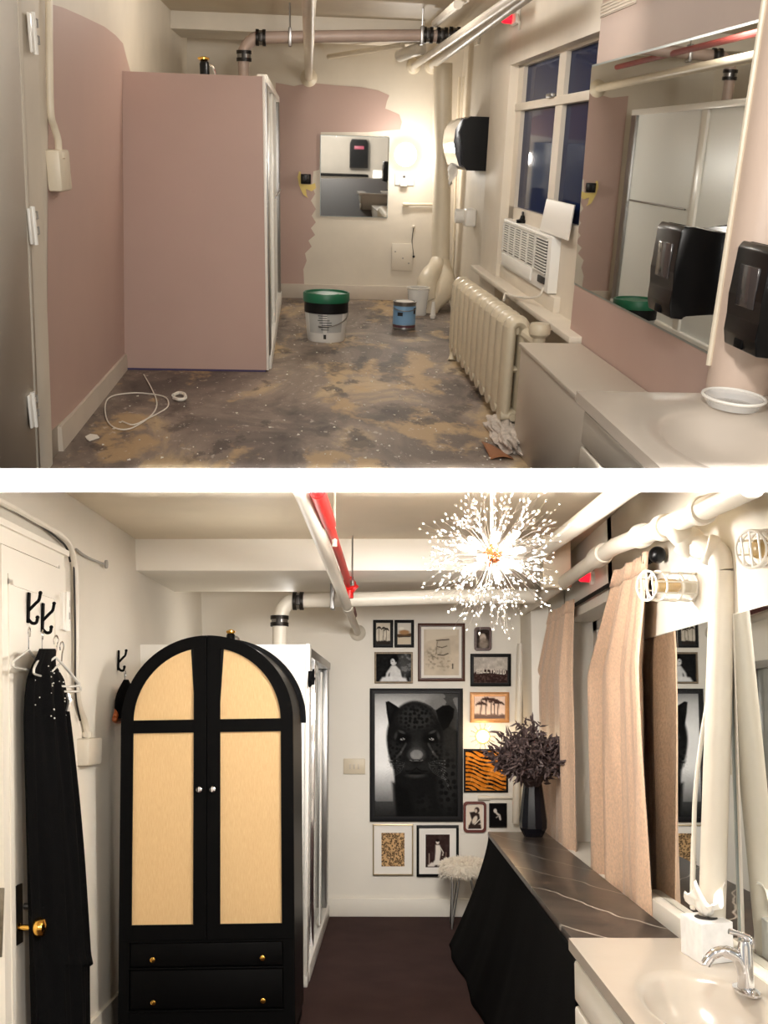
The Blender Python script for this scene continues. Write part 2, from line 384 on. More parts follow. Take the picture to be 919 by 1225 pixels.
# ---- conduit with junction box on the left wall
t = thing('electrical_conduit', 'painted conduit running down the pink left wall to a junction box', 'conduit', LA(65, 200))
b = MB(); b.tube(spline([LA(58.5, -5, .025), LA(59, 60, .025), LA(60.5, 132, .025), LA(65, 152, .03), LA(69.5, 168, .04), LA(70, 186, .04)]), .016, 10); b.build('pipe', M['pipe_cream'], t)
p = LA(71, 203, .035); b = MB(); b.box((p.x-.035, p.y-.11, p.z-.09), (p.x+.03, p.y+.11, p.z+.085), .012); b.build('junction_box', M['pipe_cream'], t)
b = MB(); b.tube([LA(70, 183, .04), LA(70, 189, .04)], .03, 10); b.build('connector', M['pipe_cream'], t)
# ---- shower stall
XS = -.25
t = thing('shower_stall', 'tall shower stall with a pink painted side and framed white front', 'shower', (-.7, 9, 0))
b = MB(); b.hexa([V(x, y, z) for z in (.012, 1.825) for x, y in ((xl(z), 7.28), (XS-.015, 7.28), (XS-.015, 7.33), (xl(z), 7.33))]); b.build('side_panel', M['pink'], t)['label'] = 'pink painted side panel'
b = MB(); b.box((XS-.015, 7.275, .01), (XS+.002, 7.34, 1.83), .003); b.build('corner_trim', M['white'], t)
b = MB(); b.box((xl(0), 7.272, 0), (XS-.02, 7.33, .012)); b.build('tape_strip', M['tape'], t)['label'] = 'dark blue tape along the foot'
b = MB(); b.box((-1.1, 7.3, 1.79), (XS-.02, 10.75, 1.815)); b.build('roof_panel', M['white_matte'], t)
for y in (7.34, 10.62): b = MB(); b.box((XS-.05, y, .1), (XS+.012, y+(.26 if y < 8 else .16), 1.80), .006); b.build('frame_post', M['steel'], t)
b = MB(); b.box((XS-.05, 7.34, 1.79), (XS+.014, 10.78, 1.84), .005); b.build('header_rail', M['white'], t)
b = MB(); b.box((XS-.06, 7.36, 0), (XS+.02, 10.78, .11), .012); b.build('base_curb', M['white'], t)
b = MB(); b.box((XS-.035, 7.6, .11), (XS-.015, 10.62, 1.79)); dp = b.build('door_panel', M['frosted'], t)
b = MB(); b.box((XS-.02, 8.72, .11), (XS+.008, 8.86, 1.79), .004); b.build('door_stile', M['white'], t)
zz = at(790, 245, X=3.12).z; b = MB(); b.tube([(XS+.02, 8.9, zz), (XS+.02, 10.5, zz)], .008, 8); b.build('towel_bar', M['steel'], t)
b = MB(); b.box((-1.1, 10.75, 0), (XS-.03, 10.8, 1.82)); b.build('back_panel', M['white_matte'], t)
# fitting on top of the shower
p = at(245, 88, Y=8.0); t = thing('shower_fitting', 'small black and brass fitting on top of the pink shower', 'fitting', (p.x, 8, 1.815))
b = MB(); b.lathe((p.x, 8, 1.815), [(0, 0), (.033, 0), (.033, .11), (.026, .125), (0, .125)], 16); b.build('body', M['black'], t)
b = MB(); b.lathe((p.x-.005, 8, 1.94), [(0, 0), (.022, 0), (.04, .012), (.04, .022), (.012, .03), (0, .03)], 12); b.build('cap', M['brass'], t)
b = MB(); b.tube(spline([(p.x+.03, 8, 1.92), (p.x+.055, 8, 1.91), (p.x+.07, 8, 1.87), (p.x+.085, 8, 1.82)]), .009, 8); b.build('hose', M['chrome'], t)
# ---- pipes under the ceiling
YP = 8.95
a0 = at(292, 100, Y=YP); a1 = at(292, 62, Y=YP); a2 = at(311, 45, Y=YP); a3 = at(505, 42.5, Y=YP); rp = .042
t = tdrain = thing('drain_pipe', 'greyish pipe rising from the pink shower and turning along the ceiling', 'pipe', V(a0.x, YP, 1.8))
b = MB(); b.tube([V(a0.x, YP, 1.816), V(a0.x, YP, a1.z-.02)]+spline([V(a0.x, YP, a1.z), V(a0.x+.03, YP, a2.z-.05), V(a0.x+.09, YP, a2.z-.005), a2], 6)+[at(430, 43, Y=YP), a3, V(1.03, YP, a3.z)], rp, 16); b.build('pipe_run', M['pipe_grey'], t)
def clamp(p, ax, par, r=.047, w=.07):
    b = MB(); ax = Vector(ax)
    for k in (-1, 1): b.lathe(p+ax*(k*w*.36), [(r, -.012), (r+.01, -.012), (r+.01, .012), (r, .012)], 18, ax)
    b.m = 1; b.lathe(p, [(r-.004, -w/2), (r+.004, -w/2), (r+.004, w/2), (r-.004, w/2)], 18, ax); b.m = 0; b.box(p+V(-.015, -r-.02, -.03), p+V(.015, -r+.01, .03), .003)
    b.build('pipe_clamp', [M['dark_metal'], M['steel']], par)
clamp(at(312, 45, Y=YP), (1, 0, 0), t); clamp(at(292, 67, Y=YP), (0, 0, 1), t); clamp(at(512, 42, Y=YP), (1, 0, 0), t)
def hanger(px, py, par, name='hanger_rod'):
    p = at(px, py, Y=YP-.0); b = MB(); b.tube([V(p.x, YP, p.z), V(p.x, YP, CZ)], .007, 6); b.box((p.x-.012, YP-.05, p.z-.065), (p.x+.012, YP+.05, p.z+.06), .004); b.build(name, M['steel'], par)
hanger(347, 44, t); hanger(505, 42, t)
p = at(370, 93, Y=YB); zf = p.z; xf = .035
t = thing('sprinkler_pipe', 'white sprinkler pipe running overhead to the pink patched back wall', 'pipe', (xf, YB-.05, zf))
b = MB(); b.tube([(xf-.02, 4.6, zf+.03), (xf, YB, zf)], .034, 12); b.build('pipe_run', M['pipe_cream'], t)
b = MB(); b.lathe((xf, YB, zf), [(.034, -.05), (.05, -.04), (.08, -.008), (.08, 0)], 18, (0, 1, 0)); b.build('wall_flange', M['pipe_cream'], t)
b = MB(); b.tube([(.03, 4.6, 2.175), (.03, 10.5, 2.175)], .022, 10); tag(b.build('red_pipe', mat('dull_red_pipe', (150, 66, 62), .5)), 'red pipe above the white sprinkler pipe, seen in the upper wall mirror', 'pipe')
p0, p1 = at(393, 68, Y=YB-.02), at(482, 54, Y=9.9); b = MB(); b.tube([p0, p1], .022, 10); tag(b.build('branch_pipe', M['pipe_cream']), 'thin cream pipe slanting up to the right on the upper back wall', 'pipe')
for (f, n_, r, lab) in (((495, 79), (607, 3), .029, 'slim white pipe ending at the back wall, left of the two beside the red alarm'), ((517, 78), (621, 1), .036, 'thick white pipe running along the top of the window wall to the upper back corner')):
    p = at(*f, Y=YB-.02); t = thing('ceiling_pipe', lab, 'pipe', p); q = at(*n_, Y=6.2); q = q+(q-p)*.12
    b = MB(); b.tube([p, q], r, 16); b.build('pipe_run', M['pipe_white'], t)
    b = MB(); b.lathe(p+V(0, .02, 0), [(r, -.07), (r+.03, -.05), (r+.04, 0)], 18, (0, 1, 0)); b.build('wall_flange', M['pipe_cream'], t)
for px, py in ((529, 42.5), (544, 42)): clamp(at(px, py, Y=YP), (1, 0, 0), tdrain, .047, .08)
b = MB(); p = at(556, 36, Y=8.8)
for k in range(3): b.tube([at(521+k*2, 28-k*3, Y=9.0), at(548+k*6, 5-k*2, Y=7.4)], .03 if k == 0 else .008, 10)
tag(b.build('ceiling_pipe', M['pipe_white']), 'short slim white pipe above the grey drain pipe near the ceiling', 'pipe')
b = MB(); b.tube(spline([at(478, 67, Y=10.4), at(497, 60, Y=10.2), at(508, 58, Y=10.2)], 4), [.05]*9, 12); b.tube([at(505, 52, Y=10.2), at(498, 60, Y=10.2)], .03, 10)
tag(b.build('pipe_stub', M['pipe_white']), 'short white pipe stub just under the grey drain pipe', 'pipe')
# ---- waste pipe with trap
t = thing('waste_pipe', 'thick cream waste pipe with a bulging trap in the back corner of the upper room', 'pipe', at(520, 376, Y=10.3))
Yw = 10.7
b = MB(); b.tube([at(530, 76, Y=Yw), at(529, 200, Y=Yw), at(527, 322, Y=Yw)], .088, 20); b.lathe(at(527, 318, Y=Yw), [(.088, -.04), (.1, -.03), (.1, .03), (.088, .04)], 20); b.build('pipe_run', M['pipe_cream'], t)
def lobe(pts, par):
    P = spline([p_ for p_, _ in pts], 6); R_ = []
    for k in range(len(pts)-1): R_ += [pts[k][1]+(pts[k+1][1]-pts[k][1])*q/6 for q in range(6)]
    b = MB(); b.tube(P, R_+[pts[-1][1]], 22); b.build('trap', M['pipe_cream'], par, 70)
lobe([(at(527, 312, Y=Yw), .088), (at(529, 325, Y=Yw-.05), .105), (at(530, 338, Y=Yw-.15), .125), (at(525, 351, Y=Yw-.3), .125), (at(518, 363, Y=Yw-.4), .09), (at(514.5, 378, Y=Yw-.45), .055)], t)
lobe([(at(526, 312, Y=Yw), .086), (at(521, 322, Y=Yw-.1), .085), (at(515, 329, Y=Yw-.25), .09), (at(511, 338, Y=Yw-.35), .095), (at(511, 350, Y=Yw-.42), .085), (at(515, 360, Y=Yw-.45), .06)], t)
b = MB(); p = at(518, 377, Y=9.85); b.tube([p+V(0, 0, .0), V(p.x, p.y, .004)], [.03, .022], 10); b.tube([p+V(.0, 0, .12), p], [.014, .024], 8); b.build('drain_valve', M['white'], t)
for px, lab in ((545, 'thin yellowish pipe nearest the waste pipe'), (550, 'thin yellowish pipe beside the black towel dispenser')):
    p, q = at(px, 92, Y=10.95), at(px, 352, Y=10.95); b = MB(); b.tube([V((p.x+q.x)/2+.02, 10.95, q.z), V((p.x+q.x)/2-.02, 10.95, p.z)], .013, 8); tag(b.build('riser_pipe', M['pipe_cream']), lab+' in the upper room', 'pipe')
b = MB(); b.tube(spline([V(1.46, 10.9, .3), V(1.45, 10.7, .03), V(1.42, 9.9, .012), V(1.40, 9.3, .012)], 5), .009, 6); tag(b.build('power_cord', M['cord']), 'white cord on the floor along the right baseboard', 'cord')
# ---- things on the back wall
yb = YB-.003
def bx(mb, px0, py0, px1, py1, y0, y1, bev=0):
    a, c = at(px0, py0, Y=y1), at(px1, py1, Y=y1); return mb.box((a.x, y0, c.z), (c.x, y1, a.z), bev)
b = MB(); bx(b, 384, 162, 463, 260, yb-.012, yb-.008); tt = thing('wall_mirror', 'frameless square mirror hung on the upper back wall', 'mirror', at(423, 260, Y=yb))
b.build('mirror_glass', M['mirror'], tt); b = MB(); bx(b, 383.5, 161.5, 463.5, 260.5, yb-.008, yb); b.build('backing', M['glass_edge'], tt)
t = thing('switch_box', 'open black switch box with torn yellow paper around it', 'switch', at(366, 220, Y=yb))
b = MB(); bx(b, 360, 208, 372, 220, yb-.04, yb-.004, .006); s_ = b.build('box', M['black'], t)
b = MB(); bx(b, 362, 211, 364.5, 217, yb-.046, yb-.04, .002); bx(b, 367, 210, 370, 218, yb-.046, yb-.04, .002); b.build('toggle', M['dark_metal'], s_)
b = MB()
for poly in (((358, 205), (360, 206), (360, 220), (371, 221), (377, 219), (378, 225), (373, 229), (366, 226), (367, 234), (369, 237), (363, 233), (358, 222), (356, 212)),):
    b.prism([at(x, y, Y=yb)+V(0, -.004-.01*random.random(), 0) for x, y in poly], (0, .003, 0))
b.build('torn_paper', M['yellow'], t)
pl = at(485, 185, Y=YB-.08); t = thing('wall_lamp', 'bare glowing bulb on the upper back wall right of the mirror', 'lamp', pl+V(0, .08, -.08))
b = MB(); b.lathe(V(pl.x, YB, pl.z), [(0, -.035), (.05, -.033), (.06, -.02), (.06, 0)], 20, (0, 1, 0)); b.build('lamp_base', M['white'], t)
b = MB(); b.lathe(V(pl.x, YB-.12, pl.z), [(0, -.11), (.06, -.095), (.095, -.05), (.108, 0), (.09, .05), (.045, .09), (0, .095)], 20, (0, 1, 0)); b.build('bulb', M['bulb'], t)  # bulb made oversize so its shape takes in the glare
t = thing('wall_outlet', 'white outlet plate with a plug in it under the glowing bulb', 'outlet', at(483, 222, Y=yb))
b = MB(); bx(b, 473, 206, 495, 222, yb-.012, yb, .004); b.build('outlet_plate', M['white'], t)
b = MB(); bx(b, 479, 213, 487, 223, yb-.05, yb-.012, .008); b.build('plug', M['white'], t)
b = MB(); bx(b, 482, 210, 485, 213, yb-.014, yb-.011); b.build('socket', M['ink'], t)
b = MB(); bx(b, 469, 291, 493, 324, yb-.014, yb, .004); t = thing('cover_plate', 'blank painted cover plate low on the upper back wall', 'plate', at(481, 324, Y=yb)); b.build('plate', M['cream'], t)
b = MB()
for px, py in ((473, 301), (482, 309), (489, 315)): b.lathe(at(px, py, Y=yb-.014), [(0, -.004), (.008, -.003), (.008, 0)], 8, (0, 1, 0))
b.build('screw', M['ac_grey'], t)
b = MB(); b.tube([at(482, 244.5, Y=YB-.03), at(520, 244.5, Y=YB-.03)], .013, 8); b.tube([at(482, 244.5, Y=YB-.03), at(489, 244.5, Y=YB-.03)], .019, 8); tag(b.build('conduit_pipe', M['pipe_cream']), 'short level conduit on the wall left of the waste pipe', 'conduit')
t = thing('pull_chain', 'thin chain hanging from a hook on the upper back wall', 'chain', at(494, 307, Y=yb))
b = MB(); b.tube(spline([at(495, 272, Y=yb-.01), at(493, 288, Y=yb-.012), at(495, 306, Y=yb-.01)], 6), .004, 5); b.build('chain', M['dark_metal'], t)
b = MB(); b.ball(at(495, 307, Y=yb-.012), .013, 2); b.build('chain_bead', M['ink'], t)
b = MB(); b.ball(at(495, 271, Y=yb-.01), .016, 2); b.build('wall_hook', M['cream'], t)
# ---- towel dispenser and paper roll on the right wall
t = thing('towel_dispenser', 'dark smoky paper towel dispenser on the wall above the waste trap', 'dispenser', (1.38, 9.6, 1.25))
z0, z1 = at(560, 204, Y=9.25).z, at(560, 139, Y=9.25).z
prof = [(1.5, z0), (1.33, z0), (1.285, z0+.05), (1.275, (z0+z1)/2-.02), (1.255, z1-.12), (1.285, z1-.03), (1.34, z1), (1.5, z1)]
b = MB(); b.prism([V(x, 9.25, z) for x, z in prof], (0, .85, 0)); b.build('housing', M['black'], t, 50)
prof2 = [(1.34, z0+.012), (1.27, z0+.03), (1.235, z0+.12), (1.215, (z0+z1)/2), (1.225, z1-.1), (1.27, z1-.02), (1.34, z1-.008)]
b = MB(); b.prism([V(x, 9.3, z) for x, z in prof2], (0, .75, 0)); b.build('cover', mat('smoky_dispenser_cover', (70, 70, 76), .12, coat=.5), t, 50)['label'] = 'glossy smoky front cover'
b = MB(); b.grid(lambda u, v: V(1.27+.03*math.sin(5*v+u*3)-.02*v, 9.5+u*.25, z0+.03-v*.17+.03*u), 5, 8); b.build('paper_towel', M['paper'], t, solid=.002)
p = at(563, 260, X=1.46); t = thing('paper_roll_holder', 'small white toilet roll holder on the wall below the towel dispenser', 'holder', (1.44, p.y, p.z-.06))
b = MB(); b.box((1.40, p.y-.1, p.z-.075), (1.5, p.y+.1, p.z+.075), .02, 3); b.build('holder', M['white'], t)
b = MB(); b.lathe((1.40, p.y+.05, p.z+.005), [(.02, -.005), (.055, -.005), (.06, .01), (.06, .07), (.02, .07), (.02, -.005)], 20, (-1, 0, 0)); rr = b.build('paper_roll', M['paper'], t)
b = MB(); b.lathe((1.335, p.y+.05, p.z+.005), [(0, 0), (.02, 0)], 12, (-1, 0, 0)); b.build('roll_core', M['ink'], t)
# ---- window with sill
XW = 1.505
z_b, z_tr, z_t = at(613, 247, X=XW).z, at(620, 128.5, X=XW).z, at(628, 79, X=XW).z
ym = at(663, 190, X=XW).y
t = struct('window_1', MB().box((XW, 5.7, z_t), (XW+.06, 8.2, 2.01)).box((XW, 5.7, z_b-.1), (XW+.06, 8.2, z_b)).box((XW, 7.98, z_b-.1), (XW+.06, 8.2, 2.01)).box((XW, 5.7, z_b-.1), (XW+.06, 5.8, 2.01)).box((XW-.01, 5.7, z_tr-.025), (XW+.06, 8.2, z_tr+.025), .006).box((XW, ym-.09, z_b), (XW+.06, ym+.09, z_t)), M['cream'], 'four pane window with dark blue night glass', 'window')
for y0, y1 in ((5.8, ym-.08), (ym+.08, 8.0)):
    for za, zc in ((z_b, z_tr-.02), (z_tr+.02, z_t)): b = MB(); b.box((XW+.028, y0, za), (XW+.034, y1, zc)); b.build('pane', M['night_glass'], t)
b = MB(); b.box((XW-.03, ym+.1, z_tr+.02), (XW, ym+.26, z_tr+.045), .006); b.build('window_latch', M['steel'], t)
b = MB(); b.box((1.37, 5.45, .535), (1.6, 9.0, .572), .008); b.box((1.47, 6.3, .57), (1.62, 8.2, .66), .006); b.box((1.51, 5.72, .57), (1.62, 8.2, z_b-.09)); struct('trim_2', b, M['cream'], 'cream window sill above the radiator', 'window sill')
# ---- air conditioner
zA0, zA1 = .665, .995
t = thing('window_air_conditioner', 'white window air conditioner sitting on the sill', 'air conditioner', (1.5, 7.2, zA0))
b = MB(); b.box((1.45, 6.42, zA0), (1.62, 8.05, zA1), .012); b.build('casing', M['ac_white'], t)
b = MB(); b.box((1.447, 6.85, zA0+.115), (1.452, 7.97, zA1-.03)); b.box((1.447, 6.5, zA0+.1), (1.452, 6.83, zA1-.03)); gr = b.build('grille', M['grille_dark'], t)
b = MB()
for k in range(13):
    z = zA0+.125+k*.0155; b.box((1.438, 6.85, z), (1.452, 7.97, z+.0085))
for k in range(6): y = 6.85+1.12*k/5; b.box((1.437, y-.012, zA0+.115), (1.452, y+.012, zA1-.03))
b.build('louvres', M['ac_white'], t)
b = MB()
for k in range(13): z = zA0+.105+k*.0172; b.box((1.438, 6.5, z), (1.452, 6.83, z+.007))
b.box((1.437, 6.825, zA0+.1), (1.452, 6.86, zA1-.03)); b.build('louvres', M['ac_white'], t)
b = MB(); b.box((1.44, 6.5, zA0+.045), (1.453, 6.68, zA0+.085), .003); b.build('control_panel', M['grille_dark'], t)
b = MB(); b.box((1.437, 6.9, zA0+.02), (1.453, 7.97, zA0+.1), .008); b.build('front_cover', M['ac_white'], t)
b = MB(); b.box((1.53, 6.415, zA0+.07), (1.58, 6.425, zA1-.03)); b.build('side_vent', M['ac_grey'], t)
b = MB(); b.tube(spline([V(1.45, 6.5, zA0+.03), V(1.42, 6.55, .63), V(1.36, 6.9, .585), V(1.33, 7.1, .58), V(1.30, 7.0, .55)], 6), .008, 6); b.build('power_cord', M['cord'], t)
b = MB(); p = [at(654, 238, X=1.488), at(687, 246, X=1.492), at(680, 281, X=1.462), at(646, 270, X=1.458)]; p[2].z = p[3].z = zA1+.004
b.prism(p, (.008, .006, .003)); tag(b.build('filler_panel', M['white']), 'loose white panel leaning on top of the air conditioner', 'panel')
t = thing('valve_knob', 'small black knob on top of the air conditioner', 'knob', (1.49, 7.55, zA1))
b = MB(); b.lathe((1.49, 7.55, zA1), [(0, 0), (.04, 0), (.042, .02), (.02, .025), (.012, .05), (0, .05)], 14); b.build('knob', M['black'], t)
b = MB(); b.box((1.485, 7.53, zA1+.048), (1.495, 7.57, zA1+.075), .003); b.build('stem', M['dark_metal'], t)
# ---- radiator
t = thing('radiator', 'cream cast iron column radiator under the window', 'radiator', (1.15, 6.7, 0))
ny = 11; ya, yc = 5.72, 7.85
for i in range(ny):
    y = ya+(yc-ya)*i/(ny-1); b = MB(); zt = .632-.004*i; w = (yc-ya)/(ny-1)*.40
    for x in (1.105, 1.185):
        b.tube([(x, y, .10), (x, y, .16), (x, y, zt-.10), (x, y, zt-.05)], [.03, .036, .036, .034], 12)
    loop = arc((1.145, y, zt-.065), .04, PI, 0, 9)
    b.tube([V(1.105, y, zt-.12)]+loop+[V(1.185, y, zt-.12)], .034, 12); b.tube([(1.08, y, .10), (1.21, y, .10)], .034, 12); b.tube([(1.1, y, .35), (1.19, y, .35)], .02, 8)
    bmesh.ops.scale(b.bm, vec=(1, w/.035, 1), space=Matrix.Translation((0, -y, 0)), verts=b.bm.verts[:])
    b.build('section', M['radiator'], t, 60)
for x in (1.105, 1.19):
    for y in (ya, yc):
        b = MB(); b.tube(spline([V(x, y, .1), V(x-.005, y-.015, .055), V(x-.012, y-.04, .0)], 4), [.034, .032, .03, .028, .026, .025, .026, .03, .034], 10); b.build('leg', M['radiator'], t, 60)
b = MB(); b.tube([(1.145, ya-.1, .1), (1.145, yc+.05, .1)], .022, 10); b.tube([(1.145, ya-.03, .56), (1.145, yc+.03, .56)], .022, 10); b.build('connecting_rod', M['radiator'], t)
t = thing('radiator_valve', 'cream valve and riser pipe at the near end of the radiator', 'valve', (1.225, 5.52, 0))
b = MB(); b.tube([(1.23, 5.53, 0), (1.23, 5.53, .55)], .035, 12); b.tube([(1.23, 5.53, .52), (1.17, 5.62, .56)], .03, 10); b.build('riser', M['radiator'], t)
b = MB(); b.lathe((1.23, 5.53, .55), [(.035, 0), (.055, .02), (.06, .05), (.05, .075), (0, .08)], 16); b.build('cap', M['radiator'], t)
# ---- bucket, can, tub, rags, wire
pb = at(390, 405, Z=0); cx, cy = pb.x, 8.62; zl = at(390, 376, Y=cy-.16).z; zt = at(390, 349, Y=cy).z; r1 = .176
t = thing('plastic_bucket', 'white plastic bucket with a dark green lid on the concrete floor', 'bucket', (cx, cy, 0))
b = MB(); b.lathe((cx, cy, 0), [(0, 0), (r1*.82, 0), (r1*.86, .012), (r1*.97, zl), (r1*.97, zl+.005), (0, zl+.005)], 40); b.build('pail', M['bucket'], t)
b = MB(); b.lathe((cx, cy, zl), [(r1*.98, 0), (r1*1.0, 0), (r1*1.0, zt-zl-.06), (r1*.9, zt-zl-.06)], 40); b.build('rim_band', M['frame_black'], t)['label'] = 'black band under the lid'
b = MB(); b.lathe((cx, cy, zt-.07), [(r1*.99, 0), (r1*1.045, .0), (r1*1.055, .012), (r1*1.055, .06), (r1*1.02, .07), (r1*.97, .068), (r1*.95, .055), (r1*.6, .055), (r1*.58, .06), (0, .06)], 40); b.build('lid', M['green'], t)
b = MB(); b.tube([V(cx+r1*1.0*math.cos(a), cy+r1*1.0*math.sin(a), zl-.01-.085*math.sin((a+.1-(-PI))/(PI-.0)*PI)*1) for a in [-PI+.05+(PI-.1)*k/16 for k in range(17)]][6:], .005, 6); b.build('wire_handle', M['steel'], t)
b = MB()
for (a0, a1, z0, z1) in ((-2.5, -1.75, .075, .23), (-1.55, -.75, .08, .235)):
    b.grid(lambda u, v: V(cx+(r1*(.87+.10*(z0+(z1-z0)*v)/zl)+.0015)*math.cos(a0+(a1-a0)*u), cy+(r1*(.87+.10*(z0+(z1-z0)*v)/zl)+.0015)*math.sin(a0+(a1-a0)*u), z0+(z1-z0)*v), 8, 2)
lb = b.build('label_print', M['label_grey'], t)
b = MB()
def barc(a, w, z, h, rr): b.grid(lambda u, v: V(cx+(r1*(.87+.10*(z+h*v)/zl)+rr)*math.cos(a+w*u), cy+(r1*(.87+.10*(z+h*v)/zl)+rr)*math.sin(a+w*u), z+h*v), 4, 2)
for k in range(7): barc(-2.0+random.random()*.2, .35+random.random()*.25, .10+k*.018, .006, .003)
barc(-1.72, .13, .03, .035, .003); b.build('label_text_block', M['ink'], t)
pc = at(483, 393, Z=0); cx, cy = pc.x, 9.25; rc = .098; hc = at(483, 361, Y=cy-.05).z
t = thing('paint_can', 'blue labelled metal paint can with a splashed lid', 'paint can', (cx, cy, 0))
b = MB(); b.lathe((cx, cy, 0), [(0, 0), (rc, 0), (rc*1.02, .008), (rc, .016), (rc, hc-.02), (rc*1.03, hc-.01), (rc*1.03, hc), (rc*.93, hc), (rc*.92, hc-.008), (0, hc-.008)], 32); b.build('can', M['steel'], t)
b = MB(); b.lathe((cx, cy, 0), [(rc*1.005, .045), (rc*1.005, hc-.035)], 32); b.build('label_print', M['blue'], t)['label'] = 'blue paper label'
b = MB(); b.lathe((cx, cy, 0), [(rc*1.006, .022), (rc*1.006, .04)], 32); b.build('label_stripe', mat('dark_red_print', (90, 50, 60), .5), t)
b = MB(); b.lathe((cx, cy, hc-.007), [(rc*.8, .006), (rc*.6, .008), (0, .006)], 24); b.build('lid', M['paper'], t)
b = MB(); a0 = -.75; b.grid(lambda u, v: V(cx+(rc*1.012)*math.cos(a0+.35*u), cy+(rc*1.012)*math.sin(a0+.35*u), hc-.1+.05*v), 4, 2); b.build('label_badge', M['ink'], t)
b = MB(); b.grid(lambda u, v: V(cx+(rc*1.012)*math.cos(-2.3+.5*u), cy+(rc*1.012)*math.sin(-2.3+.5*u), .12+.03*v), 4, 2); b.build('label_text_block', M['ink'], t)
b = MB(); b.tube([V(cx+rc*1.08*math.cos(a), cy+rc*1.08*math.sin(a)-.01, hc-.04-.03*math.sin(a+PI)) for a in [-.4-2.4*k/12 for k in range(13)]], .004, 5); b.build('wire_handle', M['steel'], t)
pt = at(489, 366, Z=0); cx, cy = pt.x+.03, 10.1; rt = .1; zt = at(489, 344, Y=cy).z
t = thing('plastic_tub', 'clear empty plastic tub behind the blue paint can', 'tub', (cx, cy, 0))
b = MB(); b.lathe((cx, cy, 0), [(0, 0), (rt*.82, 0), (rt, zt), (rt*1.06, zt), (rt*1.06, zt-.02), (rt*1.02, zt-.02), (rt*.84, .006), (0, .006)], 28); b.build('tub', M['clear'], t)
b = MB(); b.tube([V(cx+rt*1.05*math.cos(2*PI*k/28), cy+rt*1.05*math.sin(2*PI*k/28), zt) for k in range(28)], .008, 6, closed=True); b.build('rim', M['white'], t)
def crumple(name, m, c, rx, ry, rz, label, cat, seed, amp=.5):
    rnd = random.Random(seed); b = MB(); b.ball((0, 0, 0), 1, 4)
    ds = [(Vector((rnd.gauss(0, 1), rnd.gauss(0, 1), rnd.gauss(0, 1))).normalized(), rnd.uniform(3, 9), rnd.random()*6) for _ in range(14)]
    for v in b.bm.verts:
        d = v.co.normalized(); k = 1+amp*sum(abs(math.sin(q.dot(d)*f+ph))-.5 for q, f, ph in ds)/6
        z = d.z*k*rz; v.co = Vector((c[0]+d.x*k*rx, c[1]+d.y*k*ry, max(c[2]+z+rz*.55, c[2]+.002)))
    return tag(b.build(name, m, None, 20), label, cat)
p = at(601, 520, Z=0); crumple('rag', M['rag'], (p.x-.0, p.y-.08, 0), .06, .28, .045, 'crumpled grey rag on the floor at the near end of the radiator', 'rag', 3, .9)
p = at(596, 543, Z=0); b = MB(); b.grid(lambda u, v: V(p.x-.06+.12*u, p.y-.12+.3*v, .004+.015*math.sin(3*u+2*v)), 6, 6); tag(b.build('cardboard_scrap', mat('brown_card', (150, 100, 66), .8), solid=.002), 'brown cardboard scrap beside the white cabinet', 'scrap')
w = [(172, 448), (180, 462), (187, 478), (186, 490), (175, 502), (155, 513), (138, 512), (128, 502), (126, 484), (134, 474), (160, 470), (185, 472), (199, 476), (201, 486), (190, 494), (178, 500), (160, 508), (146, 504)]
b = MB(); b.tube(spline([at(*q, Z=.008) for q in w], 5), .0042, 6); tag(b.build('wire', M['cord']), 'loop of thin white wire on the concrete near the pink shower', 'wire')
b = MB(); b.tube(spline([at(*q, Z=.014) for q in ((207, 473), (214, 470), (221, 472), (221, 477), (214, 478), (208, 476))], 4), .011, 6); tag(b.build('wire_clip', M['cord']), 'small white plastic clip on the concrete right of the wire loop', 'clip')
b = MB()
for k in range(170):
    if k < 90: q = at(random.uniform(340, 540), random.uniform(362, 550), Z=.004)
    elif k < 140: q = at(random.gauss(600, 12), random.gauss(528, 14), Z=.004)
    else: q = at(random.uniform(70, 330), random.uniform(455, 552), Z=.004)
    if not (xl(0)+.03 < q.x < 1.0): continue
    s_ = random.uniform(.003, .010); a = random.random()*6
    b.prism([q+V(s_*math.cos(a+j*2.09+random.uniform(-.4, .4)), 1.7*s_*math.sin(a+j*2.09), 0) for j in range(3)], (0, 0, .004))
tag(b.build('plaster_crumbs', M['white_matte'], None, 0), 'white plaster crumbs scattered over the bare concrete floor', 'debris', None, 'stuff')
b = MB(); b.prism([at(50+dx, 524+dy, Z=.003) for dx, dy in ((52, -1), (58, -4), (66, -3), (69, 0), (63, 2), (57, 4), (54, 2))], (0, 0, .005)); tag(b.build('plaster_flake', M['white_matte']), 'flat pale plaster flake on the floor by the left baseboard', 'debris')
# ---- white cabinet and washbasin unit by the right wall
t = thing('white_cabinet', 'plain white low cabinet between the radiator and the washbasin unit', 'cabinet', (1.28, 4.8, 0))
b = MB(); b.box((1.115, 3.45, 0), (1.432, 5.42, .522), .003); b.build('body', M['cabinet_w'], t)
b = MB(); b.box((1.105, 3.45, .522), (1.434, 5.435, .542), .004); b.build('top', M['cabinet_w'], t)
zv = .72
t = thing('washbasin_unit', 'white washbasin unit with drawers at the right edge of the upper room', 'washbasin', (1.16, 2.9, .4))
b = MB(); n = 48; bc = at(885, 528, Z=zv); ex, ey = .20, .40
outer = []
x0, x1, y0, y1 = .905, 1.615, 2.1, 3.43
for k in range(n):
    a = 2*PI*k/n; c, s_ = math.cos(a), math.sin(a)
    tx = ((x1-bc.x) if c > 0 else (x0-bc.x))/c if abs(c) > 1e-6 else 1e9; ty = ((y1-bc.y) if s_ > 0 else (y0-bc.y))/s_ if abs(s_) > 1e-6 else 1e9
    q = min(tx, ty); outer.append(V(bc.x+c*q, bc.y+s_*q, zv))
